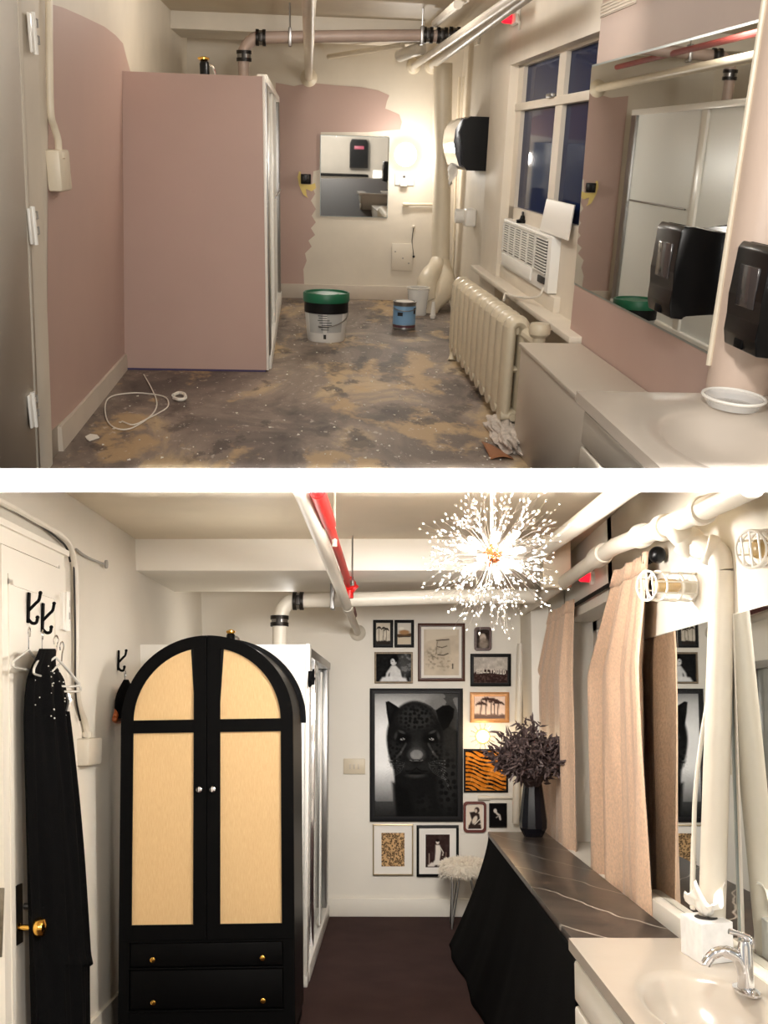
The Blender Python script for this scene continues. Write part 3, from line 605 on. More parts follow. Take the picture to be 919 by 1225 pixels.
for cxn, cyn in ((x0, y0), (x0, y1), (x1, y0), (x1, y1)):
    j = min(range(n), key=lambda i: (outer[i]-V(cxn, cyn, zv)).length); outer[j] = V(cxn, cyn, zv)
def ell(k, s_, z): a = 2*PI*k/n; return V(bc.x+ex*s_*math.cos(a), bc.y+ey*s_*math.sin(a), z)
rings = [[q-V(0, 0, .035) for q in outer], outer]+[[ell(k, s_, z) for k in range(n)] for s_, z in ((1.25, zv), (1.18, zv-.004), (1.02, zv-.01), (.92, zv-.03), (.8, zv-.07), (.55, zv-.11), (.2, zv-.125), (.06, zv-.13))]
VV = [[b.bm.verts.new(q) for q in r] for r in rings]
for a, c in zip(VV, VV[1:]):
    for i in range(n): b.bm.faces.new((a[i], a[(i+1) % n], c[(i+1) % n], c[i]))
b.bm.faces.new(VV[-1]); b.build('basin_top', M['vanity_top'], t, 40)
b = MB()
for lo_, hi_ in (((.945, 2.15, .3), (.965, 3.4, zv-.036)), ((1.59, 2.15, .3), (1.61, 3.4, zv-.036)), ((.945, 3.38, .3), (1.61, 3.4, zv-.036)), ((.945, 2.15, .3), (1.61, 2.17, zv-.036))): b.box(lo_, hi_)
b.build('carcass', M['cabinet_w'], t)
for za, zc in ((.555, .665), (.38, .545)): b = MB(); b.box((.925, 2.2, za), (.946, 3.385, zc), .008); b.build('drawer_front', M['cabinet_w'], t)
b = MB(); b.lathe(V(bc.x, bc.y, zv-.128), [(0, .004), (.02, .004), (.024, .0)], 16); b.build('drain', M['chrome'], t)
# ---- big mirror, soap dispensers, stand pipe
t = thing('wall_mirror', 'large frameless mirror on the right wall above the white cabinet', 'mirror', (1.43, 4.6, .8))
b = MB(); b.prism([V(1.434, 5.70, .815), V(1.434, 3.64, .815), V(1.434, 3.64, 1.845), V(1.434, 5.78, 1.845)], (-.003, 0, 0)); b.build('mirror_glass', M['mirror'], t)
b = MB(); b.prism([V(1.44, 5.71, .805), V(1.44, 3.63, .805), V(1.44, 3.63, 1.855), V(1.44, 5.79, 1.855)], (-.0055, 0, 0)); b.build('backing', M['glass_edge'], t)
def soap(y0, y1, xa, xb, za, zc, label):
    t = thing('soap_dispenser', label, 'dispenser', ((xa+xb)/2, (y0+y1)/2, za), 'black soap dispensers')
    h = zc-za
    prof = [(xb, za+.06*h), (xa+.06, za+.06*h), (xa+.055, za), (xa+.01, za+.015*h), (xa, za+.16*h), (xa+.004, za+.32*h), (xa+.0, za+.5*h), (xa+.006, za+.94*h), (xa+.02, zc), (xa+.05, zc-.01), (xb, zc-.02)]
    b = MB(); b.prism([V(x, y0, z) for x, z in prof], (0, y1-y0, 0)); bmesh.ops.bevel(b.bm, geom=b.bm.edges[:], offset=.006, segments=2, affect='EDGES', profile=.5)
    b.build('housing', M['black'], t, 40)
    b = MB(); yc = (y0+y1)/2; b.box((xa-.003, yc-.3*(y1-y0), za+.42*h), (xa+.01, yc+.25*(y1-y0), za+.8*h), .003); w_ = b.build('level_window', mat('dark_window_plastic', (62, 58, 58), .12), t)
    w_['label'] = 'dark grey level window'
    b = MB(); b.box((xa+.0, yc-.12*(y1-y0), za+.03*h), (xa+.02, yc+.12*(y1-y0), za+.12*h), .004); b.build('push_bar', M['black_matte'], t)
soap(3.66, 3.92, 1.262, 1.431, .925, 1.235, 'black soap dispenser mounted on the big mirror of the upper room')
t = thing('stand_pipe', 'thick pinkish cream pipe at the right edge of the upper room', 'pipe', (1.49, 3.5, .7205))
b = MB(); b.tube([(1.485, 3.49, .7205), (1.485, 3.49, 2.5)], .108, 28); b.build('pipe_run', mat('pinkish_pipe_paint', (208, 186, 170), .4, var=.02, bump=.08, bscale=30), t)
b = MB(); b.tube([(1.372, 3.5, .8), (1.372, 3.5, 2.2)], .01, 8); b.build('cable', M['pipe_cream'], t)
p0_, p1_, p2_ = at(875, 330, Y=3.36), at(895, 292, Y=3.2), at(895, 428, Y=3.12)
soap(3.1, 3.36, p0_.x, p0_.x+.16, p2_.z, p1_.z, 'black soap dispenser on the thick pipe at the right edge')
p = at(880, 482, Z=zv); t = thing('glass_dish', 'shallow clear dish on the washbasin top under the thick pipe', 'dish', (p.x-.03, p.y-.05, zv))
b = MB(); b.lathe((p.x-.03, p.y-.05, zv+.001), [(0, 0), (.07, 0), (.09, .03), (.094, .03), (.076, -.0), (.07, .004), (0, .004)], 28, sy=1.4); b.build('bowl', M['clear'], t)
b = MB(); b.tube([V(p.x-.03+.092*math.cos(2*PI*k/28), p.y-.05+.129*math.sin(2*PI*k/28), zv+.031) for k in range(28)], .005, 6, closed=True); b.build('rim', M['white'], t)
# ---- alarm, vent, small cover on the window wall
p = at(619, 20, X=XR); t = thing('alarm_light', 'small red glowing alarm light near the upper ceiling', 'alarm light', (XR-.03, p.y, p.z-.04))
b = MB(); b.box((XR-.03, p.y-.12, p.z-.05), (XR, p.y+.1, p.z+.07), .01); b.build('housing', M['white'], t)
b = MB(); b.lathe((XR-.03, p.y+.05, p.z-.01), [(.03, 0), (.028, .05), (.02, .07), (0, .075)], 14, (-1, .0, 0)); b.build('lens', M['red_light'], t)
b = MB(); b.tube(spline([V(XR-.02, p.y-.12, p.z+.0), V(XR-.02, p.y-.2, p.z-.05), V(XR-.01, p.y-.16, p.z-.09)], 4), .008, 6); b.build('wire', M['cord'], t)
p = at(740, 10, X=XR); t = thing('wall_vent', 'worn cream air vent high on the right wall above the big mirror', 'vent', (XR, p.y, p.z-.05))
b = MB(); b.box((XR-.008, p.y-.3, p.z-.012), (XR, p.y+.3, p.z+.05), .003); v_ = b.build('vent_frame', M['cream_dull'], t)
b = MB()
for k in range(4): b.box((XR-.012, p.y-.28, p.z-.006+k*.014), (XR-.006, p.y+.28, p.z-.001+k*.014))
b.build('slats', M['cream'], t)
p = at(573, 45, X=1.5); b = MB(); b.box((1.475, p.y-.09, p.z-.06), (1.5, p.y+.09, p.z+.05), .008); tag(b.build('junction_box', M['cream']), 'small cream box on the wall left of the window pilaster', 'junction box')
# ---- what stands behind the viewer and shows in the little mirror
struct('wall_front', MB().box((-1.5, -1.7, -.5), (2.4, -1.6, 2.6)), M['cream_dull'], 'near wall of the upper room seen in the back mirror', 'wall')
t = thing('towel_dispenser', 'black paper towel dispenser reflected in the little back mirror', 'dispenser', (1.12, -1.5, 1.0))
b = MB(); b.prism([V(1.12+.19*x, -1.6, 1.02+z*.55) for x, z in ((-1, 0), (1, 0), (1, .85), (.8, 1), (-.8, 1), (-1, .85))], (0, .16, 0)); b.build('housing', M['black'], t)
b = MB(); b.box((1.02, -1.44, 1.38), (1.22, -1.43, 1.44), .004); b.build('badge', mat('pinkish_badge', (190, 90, 110), .4), t)
t = thing('dressing_counter', 'dark topped counter reflected in the little back mirror', 'counter', (.9, -1.35, 0))
b = MB(); b.box((.2, -1.6, .86), (1.3, -.95, .9), .004); b.build('counter_top', M['black_matte'], t)
b = MB(); b.box((.2, -1.6, .0), (1.3, -1.1, .86)); b.build('counter_body', M['cream_dull'], t)
# ================================================================= ADDED DIVIDER WEDGE BETWEEN THE ROOMS
room('B')
def camrow(row, d, px): return EYE+RB @ (Vector(((px-CX)/F, -(row-CY)/F, -1))*d)
b = MB(); b.m = 0
p = [camrow(r, d, px) for d in (2.0, 5.6) for r, px in ((588.5, -900), (588.5, 1800), (560.5, 1800), (560.5, -900))]  # added wedge along view rows, fills the gap and hides cut ends
b._new(p, [(0, 1, 2, 3), (7, 6, 5, 4), (0, 4, 5, 1), (1, 5, 6, 2), (2, 6, 7, 3), (3, 7, 4, 0)])
b.bm.faces.ensure_lookup_table()
for k in range(1, 6): b.bm.faces[k].material_index = 2 if k == 2 else 1
sl = b.build('divider_wedge', [M['divider_white'], mat('dark_divider_face', (62, 52, 47), .8), M['ceiling']]); tag(sl, 'white edge of the added divider wedge between the two rooms', 'divider', None, 'structure')  # dark faces added so the little mirror reflects a dark floor
# ================================================================= THE LOWER ROOM (furnished dressing room)
room('B')
def xlB(z): return -1.377-.048*z
def LB(px, py, off=0.): return at(px, py, pl=((-1.377+off, 0, 0), (1, 0, .048)))
YB = 8.12; CZ = 2.545; XR = 1.125
struct('floor', MB().box((-1.7, 1.2, -.06), (1.6, YB+.1, 0)), M['carpet'], 'dark plum carpet of the lower room', 'floor', 0)
b = MB(); b.hexa([V(x, y, z) for z in (-.1, 2.9) for x, y in ((xlB(z)-.15, 1.5), (xlB(z), 1.5), (xlB(z), YB+.1), (xlB(z)-.15, YB+.1))]); struct('wall_left', b, M['white_wall'], 'cream white left wall of the lower room', 'wall')
struct('wall_back', MB().box((-1.8, YB, -.1), (1.6, YB+.15, 2.9)), M['white_wall'], 'cream white back wall behind the gallery of framed pictures', 'wall')
b = MB(); b.box((1.0, 7.5, -.1), (1.5, YB, 2.9), .004); b.box((XR, 6.75, -.1), (1.5, 7.52, 2.9)); b.box((XR, 5.3, -.1), (1.5, 6.8, .72)); b.box((XR, 5.3, 2.12), (1.5, 6.8, 2.9)); b.box((XR, 1.5, -.1), (1.5, 5.4, 2.9)); b.box((1.42, 5.3, .6), (1.5, 6.8, 2.2))
struct('wall_right', b, M['white_wall'], 'cream white right wall with the curtained window', 'wall')
struct('ceiling', MB().box((-1.7, 4.6, CZ), (1.6, YB+.1, CZ+.1)), M['ceiling'], 'beige ceiling of the lower room', 'ceiling')
struct('trim_1', MB().box((xlB(2.4)-.02, 6.02, CZ-.187), (1.0, 7.1, CZ+.01), .006), M['white_wall'], 'cream ceiling beam across the lower room', 'beam')
struct('trim_2', MB().box((.86, 5.9, CZ-.3), (1.02, 6.02, CZ+.01), .006), M['ceiling'], 'short cream drop of the beam behind the hanging lamp', 'beam')
zb = at(395, 1075, Y=YB-.02).z
struct('baseboard_back', MB().box((-.5, YB-.025, 0), (1.0, YB, zb), .005), M['white_wall'], 'white baseboard under the gallery wall', 'baseboard')
b = MB(); b.hexa([V(x, y, z) for z in (0, .14) for x, y in ((xlB(z), 3.0), (xlB(z)+.02, 3.0), (xlB(z)+.02, 6.0), (xlB(z), 6.0))]); struct('baseboard_left', b, M['white_wall'], 'white baseboard left of the wardrobe', 'baseboard')
# ---- door leaf opened against the left wall
xd = -1.325
b = MB(); y0, y1 = 3.765, 4.47; zdoor = LB(80, 690).z
b.hexa([V(x, y, z) for z in (.01, zdoor) for x, y in ((xlB(z)+.005, y0), (xlB(z)+.052, y0), (xlB(z)+.052, y1), (xlB(z)+.005, y1))])
dr = struct('door_1', b, M['white_wall'], 'open white door folded back against the left wall', 'door')
def DF(px, py, off=.054): return LB(px, py, off)
def slab_on_door(mb, ya, yc, za, zc, t0, t1): mb.hexa([V(x, y, z) for z in (za, zc) for x, y in ((xlB(z)+t0, ya), (xlB(z)+t1, ya), (xlB(z)+t1, yc), (xlB(z)+t0, yc))])
b = MB()
for ya, yc in ((y0+.06, y0+.11), (y1-.11, y1-.06)): slab_on_door(b, ya, yc, .2, zdoor-.12, .05, .056)
slab_on_door(b, y0+.06, y1-.06, zdoor-.14, zdoor-.1, .05, .056); b.build('door_moulding', M['white_wall'], dr)
p = DF(22, 1092); b = MB(); slab_on_door(b, p.y-.03, p.y+.035, p.z-.11, p.z+.10, .05, .058); sp = b.build('escutcheon', M['frame_black'], dr); sp['label'] = 'black knob plate'
q = DF(29, 1084); b = MB(); b.lathe(q, [(.012, 0), (.012, .02), (.02, .025), (.02, .035), (0, .04)], 14, (1, 0, 0)); b.build('thumb_turn', M['steel'], sp)
q = DF(25, 1108); q.y = p.y; b = MB(); b.lathe(q, [(.022, 0), (.012, .006), (.01, .04), (.02, .048), (.034, .06), (.037, .078), (.03, .094), (.012, .1), (0, .1)], 24, (1, 0, 0)); b.build('door_knob', M['brass'], dr)['label'] = 'polished brass knob'
z0, z1 = at(5, 1145, Y=y0).z, at(5, 1062, Y=y0).z
zm = (z0+z1)/2; b = MB(); b.box((xlB(zm)+.009, y0-.004, z0), (xlB(zm)+.048, y0+.001, z1), .002); b.build('lock_plate', M['old_plate'], dr)
b = MB(); b.box((xlB(zm)+.014, y0-.014, zm-.04), (xlB(zm)+.034, y0-.003, zm-.01), .004); b.box((xlB(zm)+.014, y0-.008, zm+.01), (xlB(zm)+.034, y0-.003, zm+.05), .003); b.build('latch', M['old_plate'], dr)
p = LB(80, 735, .06); b = MB(); slab_on_door(b, y1-.03, y1+.07, p.z-.07, p.z+.09, .05, .064); b.tube([V(xlB(p.z)+.068, y1+.01, p.z-.075), V(xlB(p.z)+.068, y1+.01, p.z+.095)], .01, 8); hg = b.build('hinge', M['white'], dr)
b = MB()
for dz in (-.02, .035): slab_on_door(b, y1+.03, y1+.06, p.z+dz, p.z+dz+.03, .064, .067)
b.build('hinge_screw_plate', M['ac_grey'], hg)
b = MB(); slab_on_door(b, y1+.01, y1+.09, 0, zdoor+.02, .0, .04); slab_on_door(b, 3.6, y1+.09, zdoor+.01, zdoor+.08, .0, .035); slab_on_door(b, 3.6, y1+.12, zdoor+.075, zdoor+.1, .0, .05); b.build('door_casing', M['white_wall'], dr)
# ---- conduit on the left wall
t = thing('electrical_conduit', 'white conduit bending down the left wall to a junction box beside the wardrobe', 'conduit', LB(98, 880))
C_ = lambda x, y: LB(x, y, .02)
b = MB(); b.tube(spline([C_(-12, 593), C_(20, 610), C_(50, 627), C_(72, 640), C_(84, 655), C_(90, 685), C_(91, 730), C_(91.5, 780), C_(92, 820), C_(95, 845), C_(102, 865), C_(104, 885)], 5), .0145, 10); b.build('pipe', M['pipe_white'], t)
b = MB(); b.tube(spline([C_(88, 662), C_(89, 700), C_(90, 760), C_(90.5, 830), C_(96, 862)], 5), .005, 6); b.tube(spline([C_(-10, 596), C_(20, 613), C_(50, 630), C_(70, 645), C_(80, 656), C_(84, 672)], 5), .005, 6); b.build('cable', M['dark_metal'], t)
p = LB(105, 899, .02); b = MB(); b.box((p.x-.03, p.y-.1, p.z-.062), (p.x+.035, p.y+.12, p.z+.062), .01); b.build('junction_box', M['pipe_white'], t)
b = MB(); b.tube([C_(104, 876), C_(104, 882)], .024, 10); b.build('connector', M['pipe_white'], t)
b = MB(); b.tube(spline([C_(91, 657), C_(100, 664), C_(112, 670), C_(126, 675)], 5), .006, 6); b.lathe(C_(126, 675), [(0, 0), (.022, 0), (.022, .01), (0, .014)], 12, (1, 0, 0)); tag(b.build('loose_cable', M['ac_grey']), 'short cable stub with a capped end high on the left wall', 'cable')
# ---- coat hooks
def coat_hook(base, s, label):
    t = thing('coat_hook', label, 'hook', base, 'black double coat hooks'); bx_, by, bz = base
    b = MB(); b.box((bx_, by-.012, bz-.06*s), (bx_+.008, by+.012, bz+.06*s), .003); b.build('back_plate', M['black_matte'], t)
    b = MB(); b.tube(spline([V(bx_+.004, by, bz-.012*s), V(bx_+.03*s, by, bz+.016*s), V(bx_+.043*s, by, bz+.03*s), V(bx_+.048*s, by, bz+.056*s)], 4), .0065, 8); b.ball((bx_+.048*s, by, bz+.058*s), .008, 2)
    b.build('upper_prong', M['black_matte'], t)
    b = MB(); b.tube(spline([V(bx_+.004, by, bz-.045*s), V(bx_+.02*s, by, bz-.06*s), V(bx_+.036*s, by, bz-.058*s), V(bx_+.04*s, by, bz-.04*s)], 4), .0065, 8); b.ball((bx_+.04*s, by, bz-.038*s), .008, 2)
    b.build('lower_prong', M['black_matte'], t); return t
h1 = DF(33, 727); h2 = DF(50, 739)
coat_hook(h1, 1.0, 'black coat hook on the door, the nearer and higher of the two'); coat_hook(h2, 1.0, 'black coat hook on the door, the farther and lower of the two')
h3 = LB(141, 790, .005); coat_hook(h3, .9, 'black coat hook on the left wall beside the wardrobe arch')
# ---- hangers and black dress hung on the door hooks
def hanger_at(top, d, w, h, m, label, grp, rr=.006):
    """top: hook point; d: shoulder direction (unit)"""
    t = thing('clothes_hanger', label, 'hanger', top, grp); d = Vector(d).normalized(); top = Vector(top)
    b = MB(); b.tube(spline([top+V(0, 0, -.02)-d*.012, top+V(0, 0, 0)-d*.016, top+V(0, 0, .016), top+d*.016, top+V(0, 0, -.03)+d*.006, top+V(0, 0, -.075)], 5), .0028, 6); b.build('hook', M['chrome'], t)
    n = top+V(0, 0, -.07); L, R_ = n-d*w/2-V(0, 0, h), n+d*w/2-V(0, 0, h)
    b = MB(); b.tube(spline([n, n-d*w*.2-V(0, 0, h*.35), L+d*.012+V(0, 0, .01), L, L+d*.02-V(0, 0, .012), (L+R_)/2-V(0, 0, .014), R_-d*.02-V(0, 0, .012), R_, R_-d*.012+V(0, 0, .01), n+d*w*.2-V(0, 0, h*.35), n], 4), rr, 7); b.build('frame', m, t); return t
G = 'hangers on the door hooks'
clearw = mat('clear_hanger_plastic', (214, 212, 206), .15)
hk1 = h1+V(.035, 0, -.062); hk2 = h2+V(.035, 0, -.062)
hanger_at(hk1+V(.02, -.13, -.04), (.10, -1, 0), .42, .06, clearw, 'clear hanger on the nearer door hook sticking out to the left', G, .0045)
hanger_at(hk1+V(.04, -.04, -.045), (.2, -1, 0), .40, .075, clearw, 'clear hanger on the nearer door hook, second from the left', G, .0045)
hanger_at(hk2+V(.045, -.06, -.03), (.3, 1, 0), .34, .10, clearw, 'clear hanger on the farther door hook in front of the dress', G, .0045)
hanger_at(hk2+V(.05, .0, -.05), (.16, 1, 0), .36, .10, clearw, 'clear hanger on the farther door hook nearest the conduit', G, .0045)
t = thing('black_dress', 'long black dress hung from the hooks on the open door', 'dress', (-1.28, 4.1, .1))
prof = [(776, 48, 54), (786, 44, 60), (798, 38, 69), (812, 33, 77), (830, 30.5, 80), (860, 29, 83), (900, 29.5, 87), (960, 31, 93), (1020, 32, 98), (1080, 33.5, 102), (1140, 35.5, 106), (1153, 36, 109), (1156, 36, 105), (1228, 38, 106), (1262, 39, 107)]
def dress(u, v):
    k = v*(len(prof)-1); i = min(int(k), len(prof)-2); f = k-i
    y = prof[i][0]*(1-f)+prof[i+1][0]*f; a = prof[i][1]*(1-f)+prof[i+1][1]*f; c = prof[i][2]*(1-f)+prof[i+1][2]*f
    A = at(a, y, Y=3.86); C = at(c, y, Y=4.3); A.x = max(A.x, xlB(A.z)+.075); C.x = max(C.x, xlB(C.z)+.075)
    s_ = 2*u if u < .5 else 2-2*u
    P = A.lerp(C, s_)
    fold = .012*math.sin(s_*19+v*2)*min(1, v*3)+.006*math.sin(s_*43-v*5)*min(1, v*3)
    nrm = (C-A).cross(V(0, 0, 1)).normalized(); bulge = .045*math.sin(PI*s_)*(.35+v)
    return P+nrm*((bulge+fold) if u < .5 else -(bulge*.2+fold*.5)-.004)
b = MB(); b.grid(dress, 72, 56, closed_u=True); b.build('fabric', M['black_cloth'], t, 80)
b = MB(); rr = random.Random(2)
for k in range(26):
    u, v = rr.uniform(.06, .42), rr.uniform(.1, .36); p = dress(u, v); q = dress(u+.01, v)
    nrm = V(.5, -.86, 0); b = MB(); b.ball(p+nrm*.004, rr.uniform(.0016, .0038), 1); b.build('sequin', M['white'], t)
b = MB(); p = dress(.47, .30); b.tube(spline([p+V(.01, -.02, .02), p+V(.018, -.02, -.01), p+V(.012, -.02, -.05)], 4), .009, 6); b.build('lace_trim', M['wire'], t)
# garment behind the wardrobe on the far hook
q = h3+V(.04, 0, -.055)
hanger_at(q+V(0, 0, -.01), (.06, -1, 0), .46, .17, M['orange_wood'], 'orange wooden hanger on the wall hook beside the wardrobe', 'wooden hangers', .014)
t = thing('black_garment', 'short black garment hanging on the wall hook behind the wardrobe arch', 'garment', q+V(0, 0, -.3))
b = MB(); b.grid(lambda u, v: q+V(.03+.04*math.cos(2*PI*u)*(.3+.9*math.sin(min(1, v*1.6)*PI/2)), (.02+.1*math.sin(min(1, v*1.6)*PI/2))*math.sin(2*PI*u)-.09, -.05-.2*v), 28, 12, closed_u=True); b.build('fabric', M['black_cloth'], t, 80)
# ---- wardrobe
YF = 5.0
xL, xR_ = at(143, 1000, Y=YF).x, at(351, 1000, Y=YF).x; xc = (xL+xR_)/2; Rw = (xR_-xL)/2
zT = at(247, 760, Y=YF).z; zs = zT-Rw; zr0, zr1 = at(247, 876, Y=YF).z, at(247, 860.5, Y=YF).z
zp = at(247, 1106, Y=YF).z; zd = at(247, 1124, Y=YF).z
t = thing('arched_wardrobe', 'black arched wardrobe with pale cane door panels and drawers below', 'wardrobe', (xc, 5.25, 0))
def archpts(x0, x1, r, z0, y, a0=PI, a1=0, n=40): return [V(x0, y, z0)]+arc((xc, y, zs), r, a0, a1, n)+[V(x1, y, z0)]
b = MB(); b.prism(archpts(xL+.004, xR_-.004, Rw-.004, .06, YF+.024), (0, .50, 0)); b.build('body', mat('black_lacquer', (9, 9, 10), .38, spec=.2), t, 40)
b = MB(); b.ringprism(arc((xc, YF+.5, zs), Rw+.018, PI, 0, 40)+[V(xR_+.018, YF+.5, zs-.02), V(xR_-.01, YF+.5, zs-.02), V(xL+.01, YF+.5, zs-.02), V(xL-.018, YF+.5, zs-.02)], arc((xc, YF+.5, zs), Rw-.03, PI, 0, 40)+[V(xR_-.03, YF+.5, zs), V(xR_-.03, YF+.5, zs), V(xL+.03, YF+.5, zs), V(xL+.03, YF+.5, zs)], (0, .05, 0)); b.build('back_rim', M['black_matte'], t, 40)
b = MB(); b.box((xL+.01, YF+.03, 0), (xR_-.01, YF+.5, .07), .004); b.build('plinth', M['black_matte'], t)
st = .058
for sg, nm in ((-1, 'left'), (1, 'right')):
    xo = xL if sg < 0 else xR_; xi = xc+sg*.002
    d_ = bpy.data.objects
    b = MB(); n = 22
    ang = [PI/2+(PI/2)*k/(n-1) if sg < 0 else PI/2-(PI/2)*k/(n-1) for k in range(n)]
    O = [V(xc+Rw*math.cos(a)+(sg*.002 if k == 0 else 0), YF, zs+Rw*math.sin(a)) for k, a in enumerate(ang)]; I = [V(xc+(Rw-st)*math.cos(a)+(sg*.002 if k == 0 else 0), YF, zs+(Rw-st)*math.sin(a)) for k, a in enumerate(ang)]
    for k in range(n-1): b.hexa([O[k], O[k+1], I[k+1], I[k], O[k]+V(0, .022, 0), O[k+1]+V(0, .022, 0), I[k+1]+V(0, .022, 0), I[k]+V(0, .022, 0)])
    b.box((xo, YF+.0006, zd), (xo-sg*st, YF+.0224, zs)); b.box((xi, YF+.0012, zd), (xi+sg*.061, YF+.0228, zT-.01))
    b.box((xo-sg*.01, YF+.0018, zr0), (xi, YF+.0232, zr1)); b.box((xo-sg*.01, YF+.0018, zd), (xi, YF+.0236, zp))
    door = b.build('wardrobe_door', M['black_matte'], t, 40)
    b = MB(); pp = [V(xi+sg*.055, YF+.012, zr1-.006)]+[V(xc+(Rw-.048)*math.cos(a), YF+.012, zs+(Rw-.048)*math.sin(a)) for a in ang if abs((Rw-.048)*math.cos(a)) > .058]+[V(xo-sg*.05, YF+.012, zr1-.006)]
    b.prism(pp, (0, .006, 0)); b.build('cane_panel', M['cane'], door)
    b = MB(); b.box((xi+sg*.055, YF+.012, zp-.006), (xo-sg*.05, YF+.018, zr0+.006)); b.build('cane_panel', M['cane'], door)
    p = at(247+sg*6.5, 944, Y=YF); b = MB(); b.lathe((xi+sg*.03, YF, p.z), [(.006, 0), (.006, .012), (.013, .018), (.014, .026), (0, .03)], 16, (0, -1, 0)); b.build('door_knob', M['chrome'], door)
for ya, yc_, yk in ((1128, 1156, 1146), (1160, 1207, 1197)):
    za, zc = at(247, yc_, Y=YF).z, at(247, ya, Y=YF).z; b = MB(); b.box((xL+.055, YF+.002, za), (xR_-.055, YF+.02, zc), .006); dw = b.build('drawer', mat('black_satin', (8, 8, 9), .55, spec=.08), t)
    b = MB(); b.box((xL+.05, YF-.004, za-.012), (xR_-.05, YF+.02, za-.004), .002); b.build('drawer_lip', M['black_matte'], dw)
    for px in (181, 312): p = at(px, yk, Y=YF); b = MB(); b.lathe((p.x, YF+.002, p.z), [(.006, 0), (.006, .014), (.011, .018), (.012, .025), (0, .029)], 16, (0, -1, 0)); b.build('drawer_knob', M['brass'], dw)
b = MB()
b.box((xL, YF+.0010, .05), (xL+.05, YF+.0240, zd-.001)); b.box((xR_-.05, YF+.0010, .05), (xR_, YF+.0240, zd-.001)); b.box((xL+.001, YF+.0040, zd-.012), (xR_-.001, YF+.0244, zd-.002)); b.box((xL+.001, YF+.0018, .052), (xR_-.001, YF+.0248, at(247, 1210, Y=YF).z)); b.build('lower_frame', M['black_matte'], t)
t.matrix_world = t.matrix_world @ Matrix.Translation((.017, 0, 0)) @ Matrix.Rotation(-.0165, 4, 'Y')      # it stands slightly askew
# ---- shower stall behind the wardrobe
XS = -.49; YS = 6.08
zS = at(345, 771, Y=YS).z
t = thing('shower_stall', 'white shower stall behind the arched wardrobe', 'shower', (-.9, 7, 0))
b = MB(); b.hexa([V(x, y, z) for z in (.01, zS) for x, y in ((xlB(z), YS), (XS-.01, YS), (XS-.01, YS+.05), (xlB(z), YS+.05))]); b.build('side_panel', M['white'], t)
b = MB(); b.box((XS-.012, YS-.01, .01), (XS+.012, YS+.09, zS+.005), .004); b.build('corner_post', M['white'], t)
b = MB(); b.box((-1.35, YS+.03, zS-.04), (XS-.02, 8.0, zS-.01)); b.build('roof_panel', M['white_matte'], t)
b = MB(); b.box((XS-.05, YS+.1, 0), (XS+.02, 8.08, .10), .01); b.box((XS-.02, YS-.02, 0), (XS+.015, YS+.14, .06), .006); b.build('base_curb', M['white'], t)
b = MB(); b.box((XS-.05, YS+.09, zS-.07), (XS+.014, 8.09, zS-.015), .005); b.build('header_rail', M['steel'], t)
for y, w in ((YS+.12, .1), (7.9, .18), (6.62, .07)): b = MB(); b.box((XS-.045, y, .1), (XS+.006, y+w, zS-.06), .004); b.build('frame_post', M['chrome'] if y < 7 else M['steel'], t)
for y0_, y1_, dx in ((6.2, 7.1, .0), (6.9, 7.92, -.022)): b = MB(); b.box((XS-.02+dx, y0_, .1), (XS-.012+dx, y1_, zS-.07)); b.build('glass_panel', mat('shower_glass_%d' % (y0_*10), (160, 166, 164), .12, coat=.3), t)
b = MB(); b.box((XS+.0, 7.16, .12), (XS+.012, 7.24, zS-.12), .004); b.build('door_stile', M['white'], t)
p = at(371, 815, Y=YS-.015); t = thing('robe_hook', 'small black wire hook on the corner of the white shower', 'hook', p)
b = MB(); b.tube(spline([p+V(-.004, 0, .05), p+V(-.006, -.01, 0), p+V(0, -.03, -.03), p+V(.012, -.035, -.01), p+V(.012, -.035, .01)], 5), .006, 7); b.build('hook', M['black_matte'], t)
b = MB(); b.tube(spline([p+V(.02, 0, .07), p+V(.018, -.01, .03), p+V(.02, -.03, .0), p+V(.03, -.035, .02)], 5), .006, 7); b.box(p+V(-.012, .0, -.02), p+V(.026, .008, .06), .003); b.build('back_wire', M['black_matte'], t)
p = at(276, 769, Y=6.6); t = thing('shower_fitting', 'small black and brass fitting on top of the white shower', 'fitting', (p.x, 6.6, zS-.01))
zf = zS-.01
b = MB(); b.lathe((p.x, 6.6, zf), [(0, 0), (.028, 0), (.028, .10), (.022, .112), (0, .112)], 16); b.build('body', M['black'], t)
b = MB(); b.lathe((p.x, 6.6, zf+.11), [(0, 0), (.022, 0), (.03, .01), (.03, .018), (.012, .026), (0, .03)], 12); b.build('cap', M['brass'], t)
b = MB(); b.tube(spline([(p.x+.026, 6.6, zf+.09), (p.x+.045, 6.6, zf+.085), (p.x+.055, 6.6, zf+.05), (p.x+.075, 6.6, zf+.0)], 5), .008, 8); b.build('hose', M['chrome'], t)
